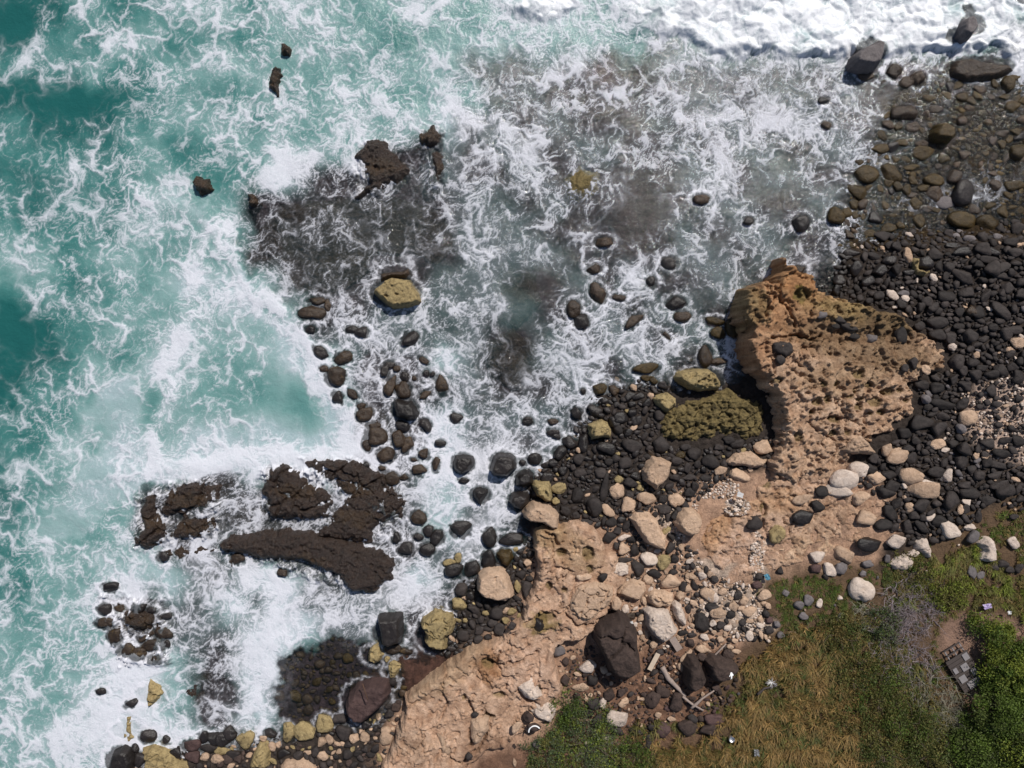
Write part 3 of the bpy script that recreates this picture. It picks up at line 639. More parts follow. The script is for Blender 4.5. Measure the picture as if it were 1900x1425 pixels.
LEDGE = [(992, 985), (1010, 976), (1040, 974), (1070, 965), (1092, 967), (1112, 988), (1126, 1015), (1150, 1035), (1148, 1060), (1165, 1078), (1150, 1100), (1150, 1125), (1115, 1150), (1096, 1176), (1075, 1196), (1052, 1192), (1034, 1204), (1032, 1235), (1045, 1260), (1042, 1300), (1020, 1345), (985, 1358), (960, 1372), (940, 1390), (905, 1400), (880, 1425), (860, 1480), (690, 1480), (705, 1425), (722, 1392), (748, 1318), (748, 1296), (790, 1262), (850, 1218), (872, 1202), (905, 1190), (925, 1185), (945, 1158), (968, 1142), (970, 1115), (988, 1092), (996, 1060), (990, 1020)]
def led_h(px, py): return 1.7-.5*sstep(900, 1100, px)*sstep(1150, 1000, py)*0+.35*fbm(px/80., py/80., 2, 411)-.4*sstep(1250, 1400, py)*sstep(800, 900, px)
def led_c(px, py): return blend_blobs(px, py, (.49, .335, .24), [(1010, 990, 40, 25, 0, (.33, .22, .12), .8), (830, 1240, 90, 30, 35, (.40, .28, .185), .8), (905, 1235, 22, 30, 0, (.33, .18, .09), .8), (760, 1370, 40, 30, 0, (.40, .28, .2), .7),
    (990, 1250, 50, 60, 20, (.52, .36, .27), .7), (1005, 1155, 30, 14, 0, (.22, .16, .06), .9), (915, 1400, 60, 30, 0, (.24, .145, .095), .8), (1060, 1020, 60, 30, -30, (.40, .28, .17), .6)])
ledp = [(x, y, a/2.7145, b/2.7145) for (x, y), (a, b) in zip(Z4((650, 335), (520, 335), (660, 415), (440, 655), (535, 520), (455, 500), (205, 1050), (150, 890), (405, 1025), (30, 1060), (500, 1250), (155, 1160)), ((32, 36), (26, 20), (16, 26), (50, 20), (16, 14), (18, 20), (34, 14), (32, 30), (18, 28), (10, 16), (1, 1), (30, 16)))]
o = polyrock('limestone_ledge', LEDGE, 1.7, 'ledge', z0=.0, edge=.5, rough=.22, res=.06, warp=.22, hfun=led_h, tint=led_c, seed=31, comb=.03, prof=2.8, crk=(2.2, .22), bed=.30, pits=ledp,
 cracks=[(Z4((430, 230), (480, 250), (500, 300)), 2.6, .5), (Z4((540, 640), (600, 700), (680, 680), (760, 650)), 2.4, .5), (Z4((180, 900), (280, 890), (400, 830)), 2, .4), (Z4((100, 920), (125, 980)), 2, .3), (Z4((210, 830), (190, 900), (215, 920)), 2, .4),
   (Z6((1270, 1000), (1290, 1060), (1250, 1150)), 2.2, .4), (Z6((1410, 1050), (1440, 1110)), 2.6, .4), (Z6((1240, 1230), (1310, 1330), (1300, 1370), (1370, 1395), (1480, 1300), (1520, 1190)), 2.4, .5), (Z6((1420, 1200), (1420, 1300)), 2.4, .5),
   (Z4((330, 690), (420, 630), (520, 640), (560, 600)), 2, .3), (Z4((590, 480), (560, 560)), 2, .3), (Z4((470, 250), (480, 400), (580, 430)), 2, .25), (Z4((300, 1020), (330, 1060), (400, 1100)), 3, .45)])
tag(o, 'long pinkish tan limestone ledge between the dark pool and the boulder scree', 'rock ledge')
MID = [(1440, 880), (1500, 868), (1560, 868), (1590, 900), (1640, 930), (1650, 975), (1610, 1000), (1585, 1020), (1560, 1040), (1500, 1050), (1450, 1062), (1420, 1075), (1385, 1078), (1360, 1080), (1320, 1060), (1296, 1035), (1292, 1005), (1310, 965), (1340, 945), (1370, 932), (1400, 925), (1400, 900)]
def mid_c(px, py): return blend_blobs(px, py, (.47, .325, .235), [(1325, 980, 30, 45, -20, (.44, .265, .15), .8), (1380, 1020, 60, 40, 20, (.55, .39, .30), .7), (1440, 930, 50, 26, 0, (.44, .28, .17), .7), (1560, 970, 80, 40, 0, (.40, .27, .185), .7), (1500, 1020, 60, 26, 0, (.47, .33, .22), .6)])
o = polyrock('limestone_slab', MID, .75, 'ledge', edge=.7, rough=.28, res=.065, warp=.3, tint=mid_c, seed=51, comb=.03, prof=2, crk=(2.2, .24), bed=.27, z0=.55, pits=[(1420, 897, 10, 9), (1369, 995, 5, 4), (1415, 945, 6, 14)],
 cracks=[(Z3((35, 370), (100, 440), (160, 490)), 2.4, .35), (Z3((330, 100), (310, 160), (320, 240)), 2.4, .3), (Z3((700, 180), (720, 250), (690, 320)), 2, .25), (Z3((380, 290), (450, 200), (560, 140), (700, 70)), 2, .25), (Z3((0, 260), (120, 160), (250, 150)), 2.5, .3), (Z3((460, 60), (600, 60)), 2, .2)])
tag(o, 'low smooth pink limestone slab between the pitted outcrop and the grass', 'rock slab')
o = polyrock('rubble_mound', Z5((1250, 500), (1320, 460), (1430, 440), (1540, 400), (1600, 385), (1650, 425), (1730, 450), (1800, 490), (1825, 570), (1800, 650), (1720, 690), (1640, 680), (1560, 660), (1480, 700), (1400, 715), (1290, 700), (1200, 690), (1185, 600), (1200, 550)), .75, 'rubble', z0=.1, edge=.7, rough=.34, res=.06, warp=.4, comb=.16, terr=.75, seed=71)
tag(o, 'knobbly olive mound of cemented rubble at the foot of the cliff', 'rock outcrop')
occ_save = OCC.copy()
# ---- reefs awash
def reef_c(px, py): return blend_blobs(px, py, (.034, .023, .018), [(px.mean(), py.mean(), 40, 14, 0, (.050, .032, .015), .7)])
def reef(name, poly, h, label, seed, terr=0., rough=.2, mat='reef', cat='reef', warp=.3, z0=-.35, edge=.8):
    cx_, cy_ = np.mean(poly, 0); gr = 1.1; h = h+.14 if h > .6 else h; poly = [(cx_+(x-cx_)*gr, cy_+(y-cy_)*gr) for x, y in poly]; terr = terr*1.7; rough *= .7
    o = polyrock(name, poly, h, mat, z0=z0, edge=edge, rough=rough, res=.065, warp=warp, tint=reef_c, seed=seed, terr=terr, comb=.09, bed=.19); tag(o, label, cat); return o
reef('reef_rock', S7((630, 260), (655, 180), (690, 155), (725, 190), (722, 250), (735, 270), (785, 330), (785, 370), (700, 410), (660, 425), (600, 405), (600, 380), (650, 320)), .95, 'brown hooked reef rock, leftmost piece of the broken reef', 81, .9)
reef('reef_rock', S7((735, 240), (760, 150), (830, 115), (880, 110), (940, 100), (1010, 125), (1000, 210), (940, 250), (870, 250), (770, 268)), .75, 'blocky brown reef rock half washed by foam, top piece of the broken reef', 82, .9, .3)
reef('reef_rock', S7((795, 370), (795, 300), (850, 258), (950, 262), (1000, 290), (985, 320), (960, 352), (880, 378)), .8, 'small brown reef block under the foam-washed one', 83, .8)
reef('reef_rock', S7((710, 470), (715, 420), (780, 395), (880, 385), (990, 395), (1000, 440), (870, 465), (760, 480)), .42, 'submerged purple grey reef strip below the broken reef', 84, .7)
reef('reef_rock', S7((1200, 160), (1235, 60), (1300, 20), (1380, 60), (1420, 120), (1490, 140), (1520, 200), (1500, 275), (1400, 283), (1240, 275), (1225, 210)), .95, 'broad dark brown reef rock with water streaming over its top side', 85, 1., .3)
reef('reef_rock', [(412, 1015), (440, 995), (500, 986), (560, 986), (610, 996), (660, 1008), (700, 1020), (722, 1045), (716, 1075), (690, 1098), (645, 1098), (622, 1072), (570, 1048), (490, 1040), (425, 1028)], 1.1, 'long dark brown reef finger lying left to right below the others', 86, 0, .2)
reef('reef_rock', [(585, 992), (610, 965), (640, 925), (690, 905), (735, 920), (725, 960), (690, 985), (700, 1012), (640, 1005), (600, 1000)], .9, 'brown reef rock bridging to the long reef finger from above', 87, 0, .25)
reef('reef_rock', S7((1020, 520), (1045, 450), (1090, 435), (1110, 470), (1070, 530), (1035, 560)), .5, 'small dark sunken reef knob under the left end of the long finger', 88)
reef('reef_rock', S7((550, 740), (600, 705), (660, 700), (715, 715), (715, 760), (690, 800), (640, 805), (600, 790), (565, 780)), .95, 'brown reef rock in the middle of the ring of stones', 89, .8)
reef('reef_rock', [(655, 290), (676, 262), (715, 258), (735, 290), (755, 315), (740, 340), (700, 355), (668, 368), (652, 362), (680, 335), (672, 310)], .8, 'large brown reef rock in the foam with an olive lower tip', 90, 0, .3)
reef('reef_rock', [(775, 250), (790, 238), (800, 222), (808, 236), (820, 250), (815, 268), (795, 274), (780, 265)], .95, 'round dark reef rock with a small spike on top', 91)
reef('reef_rock', [(795, 285), (815, 278), (828, 290), (826, 315), (812, 350), (802, 350), (800, 320)], .7, 'narrow dark reef rock hanging below the spiked one', 92)
reef('reef_rock', [(358, 335), (365, 325), (385, 330), (397, 345), (388, 358), (366, 364)], .95, 'isolated jagged black reef rock left of the foam line', 93, edge=.4)
reef('reef_rock', [(455, 356), (466, 358), (480, 375), (474, 385), (462, 380)], .8, 'small black reef rock right of the jagged isolated one', 94, edge=.4)
reef('reef_rock', [(518, 78), (530, 74), (540, 88), (536, 102), (518, 98)], .85, 'small black reef knob at the top, above a longer one', 95, edge=.4)
reef('reef_rock', [(505, 122), (518, 124), (524, 140), (514, 158), (520, 176), (512, 182), (502, 160), (495, 146)], .75, 'crooked black reef rock below the small top knob', 96, edge=.4)
reef('reef_rock', S5((0, 130), (80, 30), (250, -200), (560, -230), (850, -250), (1100, -160), (1200, 0), (1100, 120), (950, 60), (760, 60), (700, 180), (480, 330), (330, 360), (280, 440), (150, 300)), .30, 'wide purple grey rock shelf just under thin foam', 97, 0, .16, z0=-.42, edge=1.5)
reef('reef_rock', [(1050, 330), (1075, 310), (1110, 320), (1108, 350), (1080, 368), (1055, 360)], .55, 'olive yellow patch of rock just under the water', 98, z0=-.45, mat='rubble')
reef('reef_rock', [(905, 540), (940, 500), (990, 510), (1000, 560), (960, 600), (920, 590)], .30, 'dark sunken rock patch, upper of two in the pale water', 99, z0=-.42)
reef('reef_rock', [(900, 640), (950, 615), (1000, 650), (990, 700), (950, 720), (910, 690)], .30, 'dark sunken rock patch, lower of two in the pale water', 101, z0=-.42)
reef('reef_rock', [(1060, 170), (1080, 130), (1140, 80), (1200, 100), (1190, 160), (1150, 200), (1110, 215), (1070, 200)], .32, 'mottled grey sunken shelf under the breaking wave', 102, z0=-.42, edge=1.2)
reef('reef_rock', S7((215*3.5, 1180), (770, 1050), (850, 990), (960, 1010), (930, 1100), (880, 1190), (790, 1230)), .36, 'speckled dark shelf in the foam left of the calm pool', 103, z0=-.42, edge=1.)
reef('reef_rock', [(560, 858), (610, 850), (665, 856), (712, 880), (748, 925), (742, 965), (700, 940), (650, 928), (622, 900), (585, 880)], .75, 'brown reef rock streaked with foam, right of the broad streaming one', 104, .8)
reef('reef_rock', [(400, 900), (480, 870), (560, 860), (660, 870), (730, 930), (720, 1000), (600, 990), (500, 1000), (410, 1000)], .32, 'dark shelf just under the foam joining the reef rocks', 105, 0, .14, z0=-.42, edge=1.2)
reef('reef_rock', S5((690, 1080), (740, 960), (800, 990), (850, 1040), (870, 1120), (850, 1240), (760, 1240), (700, 1180)), .42, 'brown shelf under thin water among the surf boulders', 106, 0, .14, z0=-.40, edge=1.)
reef('reef_rock', [(180, 1130), (200, 1110), (260, 1112), (310, 1140), (316, 1190), (290, 1222), (230, 1225), (195, 1180)], .40, 'dark foundation of the ring of stones, awash with foam', 107, .7, .2, z0=-.40, edge=1.)
# ---- traced boulders: (outline, height, kind, label)
def traced(poly, h, kind, label=None, **kw):
    xs = [p[0] for p in poly]; ys = [p[1] for p in poly]; SEED[0] += 1; a = (max(xs)-min(xs))/2; b = (max(ys)-min(ys))/2
    lime = kind in LIME; kw.setdefault('warp', .1); kw.setdefault('rough', .10 if lime else .06); kw.setdefault('edge', .45); g = gz(np.mean(xs), np.mean(ys)); kw.setdefault('z0', max(g, -.25)-.02)
    o = polyrock(sname(kind), poly, h, KIND[kind][0], res=.05, seed=SEED[0], comb=.13 if kind == 'y' else .05 if lime else 0, bed=.34 if lime and h > .6 else 0, crk=(1.3, .16) if lime else None, **kw)
    note(np.mean(xs), np.mean(ys), max(a, b), min(a, b), 0, kind, o, label); placed[-1]['sea'] = g < -.1
TR = [
 (S5((755, 290), (770, 262), (800, 240), (830, 210), (870, 198), (930, 205), (970, 210), (1010, 260), (1040, 300), (1052, 345), (1030, 368), (960, 382), (880, 388), (840, 365), (800, 330)), 1.5, 'y', 'big craggy yellow rock standing alone in the surf'),
 (S5((800, 235), (800, 180), (850, 165), (940, 165), (975, 140), (985, 185), (960, 210), (880, 215)), .8, 'n', 'dark weedy rock crowning the top of the lone yellow rock'),
 (S5((875, 960), (880, 925), (905, 908), (945, 925), (990, 920), (1020, 960), (1038, 1010), (1020, 1045), (960, 1052), (900, 1030)), 1.2, 'w', 'glossy double humped black rock, largest in the surf cluster'),
 (S5((1228, 1300), (1245, 1250), (1290, 1240), (1360, 1255), (1370, 1290), (1340, 1350), (1280, 1370), (1240, 1345)), 1.1, 'w', 'squarish glossy black rock left of the split black rock'),
 (Z5((178, 870), (205, 780), (240, 758), (310, 762), (345, 790), (345, 860), (290, 910), (210, 905)), 1.5, 'w', 'big black rock split by a crack, by the shore of the wet beach'),
 (Z5((75, 990), (100, 965), (130, 955), (150, 965), (180, 975), (180, 1000), (155, 1040), (140, 1090), (110, 1060), (85, 1030)), .9, 'w', 'heart shaped black rock in the white foam'),
 (Z5((330, 900), (370, 865), (420, 850), (450, 890), (445, 950), (390, 975), (335, 960)), 1.2, 'w', None),
 (Z5((288, 1050), (310, 1000), (360, 985), (430, 1010), (425, 1060), (370, 1110), (320, 1090)), 1.3, 'w', None),
 (Z5((437, 960), (450, 935), (540, 930), (560, 990), (560, 1060), (520, 1065), (460, 1020)), 1.3, 'y', 'smooth olive yellow boulder at the seaward end of the wet beach'),
 (Z4((325, 155), (345, 115), (385, 88), (450, 100), (490, 130), (515, 160), (512, 232), (470, 235), (430, 205), (400, 200), (360, 195), (335, 180)), 1.9, 't', 'orange tan block at the seaward corner of the long ledge'),
 (Z5((1272, 320), (1290, 285), (1340, 268), (1420, 262), (1490, 264), (1525, 290), (1558, 345), (1555, 390), (1500, 400), (1440, 405), (1360, 385), (1300, 355)), 1.7, 'y', 'largest yellow boulder, flat and craggy, on the shore by the cliff'),
 (Z5((1155, 440), (1180, 420), (1240, 402), (1290, 440), (1290, 490), (1240, 530), (1200, 515), (1170, 480)), 1.1, 'y', 'yellow boulder left of the knobbly rubble mound'),
 (Z5((770, 600), (800, 585), (850, 563), (890, 585), (908, 620), (905, 680), (850, 680), (785, 692), (770, 650)), 1.2, 'y', 'pitted yellow boulder alone among wet black stones'),
 (Z5((1085, 870), (1115, 820), (1150, 785), (1210, 795), (1268, 820), (1255, 900), (1210, 950), (1170, 992), (1130, 960), (1095, 925)), 1.2, 't', 'tan boulder with dark splotches on top, on the black beach'),
 (Z5((1575, 825), (1600, 790), (1640, 758), (1730, 757), (1790, 790), (1838, 800), (1800, 845), (1740, 862), (1680, 840), (1620, 850)), .8, 't', None),
 (Z4((865, 175), (900, 145), (960, 140), (1010, 175), (1030, 225), (1058, 265), (1055, 345), (1010, 330), (950, 300), (910, 250)), 1.2, 't', None),
 (Z4((1092, 200), (1105, 160), (1150, 120), (1200, 125), (1238, 165), (1240, 210), (1215, 255), (1180, 272), (1125, 245)), 1.5, 't', 'big rough tan boulder on pale gravel, rounder than its neighbours'),
 (Z4((90, 500), (100, 460), (145, 425), (210, 425), (250, 455), (270, 500), (288, 575), (240, 598), (180, 592), (120, 575), (88, 540)), 1.5, 't', 'tan boulder with olive top and broken lower edge beside the cove'),
 (Z4((185, 345), (215, 325), (275, 325), (285, 370), (250, 425), (215, 400)), .9, 'o', None),
 (Z4((552, 590), (575, 540), (600, 500), (640, 488), (720, 485), (790, 510), (795, 560), (760, 620), (715, 655), (680, 690), (635, 700), (590, 670), (555, 630)), 1.0, 't', 'broad flat tan slab lying on the ledge above the lava block'),
 (Z4((798, 550), (830, 500), (880, 475), (950, 490), (955, 540), (920, 590), (870, 590)), .8, 't', None),
 (Z4((745, 440), (780, 400), (830, 395), (870, 410), (870, 455), (820, 470), (770, 465)), .9, 'l', None),
 (Z4((957, 560), (975, 538), (1040, 532), (1090, 545), (1098, 590), (1070, 622), (1010, 628), (962, 605)), .9, 't', None),
 (Z4((940, 640), (970, 625), (1040, 628), (1070, 650), (1090, 690), (1120, 740), (1090, 770), (1035, 805), (985, 770), (950, 720)), 1.2, 'l', 'large pale angular boulder, brightest in the scree'),
 (Z4((1080, 610), (1105, 590), (1135, 610), (1150, 650), (1162, 700), (1145, 728), (1110, 700), (1090, 660)), .9, 'l', 'long pale stone leaning right of the brightest angular boulder'),
 (Z4((676, 750), (700, 715), (735, 690), (815, 655), (870, 690), (900, 730), (918, 760), (912, 830), (930, 870), (930, 945), (860, 980), (800, 968), (755, 940), (735, 880), (690, 810)), 2.2, 'v', 'biggest dark brown lava block, cracked across, on the scree'),
 (Z4((1140, 920), (1165, 870), (1205, 868), (1240, 920), (1265, 985), (1240, 1030), (1180, 1060), (1145, 1020)), 1.5, 'v', 'brown lava boulder split by two grooves beside the driftwood'),
 (Z4((1250, 900), (1290, 870), (1340, 880), (1390, 890), (1430, 930), (1410, 965), (1370, 995), (1290, 1000), (1262, 960)), 1.5, 'v', 'dark boulder carrying a white painted mark, at the grass edge'),
 (Z4((290, 1020), (330, 985), (370, 968), (395, 1010), (430, 1070), (380, 1097), (340, 1080), (310, 1050)), .6, 'l', 'pale slab with undercut left edge on the middle of the ledge'),
 (Z4((355, 1140), (390, 1100), (450, 1092), (500, 1110), (498, 1160), (470, 1210), (430, 1200), (385, 1180)), .7, 'l', None),
 (Z4((62, 1190), (90, 1170), (150, 1188), (152, 1240), (110, 1300), (85, 1318), (62, 1280)), .45, 't', 'tan slab edged by a dark gap near the bottom of the ledge'),
 (Z6((1228, 1240), (1262, 1225), (1300, 1290), (1310, 1340), (1300, 1370), (1250, 1350)), .45, 't', None),
 (Z6((890, 590), (910, 575), (1035, 570), (1044, 640), (1040, 700), (1030, 742), (960, 765), (918, 745), (905, 690)), 1.6, 'w', 'box shaped black boulder at the mouth of the pool'),
 (Z6((1125, 640), (1145, 600), (1210, 548), (1260, 560), (1320, 575), (1335, 640), (1320, 690), (1282, 705), (1290, 780), (1230, 780), (1190, 765), (1150, 735), (1165, 700)), 1.4, 'y', 'yellow boulder with broken lower side at the pool inlet'),
 (Z6((838, 840), (850, 760), (905, 712), (920, 755), (942, 800), (925, 835), (880, 862)), .8, 'y', None),
 (Z6((948, 860), (975, 835), (1010, 835), (1042, 862), (1020, 900), (1000, 935), (965, 945)), .7, 'y', None),
 (Z6((708, 1090), (725, 1030), (790, 965), (860, 940), (930, 942), (965, 960), (972, 1030), (940, 1080), (890, 1130), (820, 1182), (760, 1175), (715, 1130)), 1.6, 'm', 'big maroon boulder with a thin stake leaning on it'),
 (Z6((175, 1440), (190, 1370), (230, 1310), (270, 1300), (292, 1340), (290, 1440)), 1.0, 'y', None),
 (Z6((345, 1440), (380, 1395), (450, 1378), (530, 1400), (570, 1440), (480, 1500)), .8, 't', 'flat tan boulder cut by the bottom edge of the photo'),
 (S7((665, 1140), (666, 1060), (685, 1010), (710, 1035), (740, 1050), (753, 1080), (722, 1130), (680, 1158)), .8, 'y', 'pointed yellow rock alone in the lower left foam'),
 (S7((548, 1300), (570, 1240), (575, 1180), (615, 1172), (608, 1240), (628, 1288), (590, 1315)), .5, 'y', 'thin yellow rock half under foam below the pointed one'),
 (S7((640, 1470), (655, 1400), (640, 1345), (700, 1328), (760, 1350), (835, 1410), (850, 1470)), .9, 'y', 'flat yellow rock at the bottom edge among black stones'),
 (S7((478, 1440), (510, 1350), (560, 1325), (600, 1345), (618, 1400), (600, 1480)), 1.1, 'w', 'big black boulder at the bottom edge, lowest left'),
 (Z1((888, 350), (900, 310), (950, 275), (1045, 228), (1085, 255), (1085, 320), (1060, 385), (1010, 410), (940, 405), (890, 385)), 1.8, 'g', 'large grey boulder under the breaking wave, dark sided'),
 (Z1((1512, 160), (1530, 110), (1580, 80), (1620, 110), (1628, 180), (1600, 230), (1555, 245), (1515, 210)), 1.9, 'g', 'dark grey boulder wrapped in white water near the top right'),
 (Z1((1360, 780), (1390, 720), (1440, 705), (1500, 735), (1508, 800), (1480, 840), (1420, 835), (1370, 820)), 1.1, 'o', 'olive boulder with a pale top in the brown shallows'),
 (Z1((1470, 400), (1500, 340), (1600, 330), (1700, 360), (1820, 370), (1860, 420), (1720, 470), (1560, 480), (1480, 450)), .7, 'n', 'broad weedy ledge under the white water at the upper right'),
 (Z2((1250, 110), (1270, 80), (1300, 85), (1300, 150), (1350, 160), (1362, 120), (1372, 170), (1330, 200), (1280, 195), (1262, 150)), .7, 'y', 'hollow yellow rock cupping a black stone on the dark beach'),
 (Z2((828, 1225), (850, 1180), (880, 1135), (960, 1128), (1000, 1170), (1042, 1230), (1035, 1255), (940, 1255), (860, 1252)), 1.3, 't', 'tilted tan wedge of rock at the lower right foot of the outcrop'),
 (Z2((400, 580), (440, 563), (530, 568), (558, 600), (555, 650), (500, 690), (440, 672), (405, 640)), .8, 'b', 'dark block lying on the left part of the outcrop'),
 (Z2((965, 560), (1000, 535), (1050, 545), (1060, 580), (1010, 600), (972, 590)), .5, 'g', None),
 (Z3((960, 400), (1000, 360), (1040, 350), (1090, 375), (1080, 420), (1030, 440), (980, 430)), .5, 'l', None),
 (Z3((1090, 290), (1120, 268), (1155, 275), (1175, 330), (1172, 375), (1140, 370), (1115, 345), (1090, 330)), .6, 'l', None),
 (Z3((1415, 300), (1440, 270), (1480, 268), (1505, 320), (1505, 390), (1460, 400), (1415, 385), (1430, 340)), .8, 'l', 'upright pale boulder in the grass near the right edge'),
]
for poly, h, kind, label in TR:
    kw = {}
    if kind in 'vm': kw = dict(rough=.16, terr=1.9 if h > 2 else 0, edge=.5)
    if label and 'on the left part of the outcrop' in label: kw = dict(z0=2.4)
    if h == .5 and kind == 'g': kw = dict(z0=1.5)
    if label and ('slab' in label and 'ledge' in label) or poly[0] == Z6((1228, 1240))[0]: kw = dict(z0=1.45)
    if label and 'broad flat tan slab' in label: kw = dict(z0=1.2)
    if poly[0] == Z4((355, 1140))[0]: kw = dict(z0=1.0)
    traced(poly, h, kind, label, **kw)
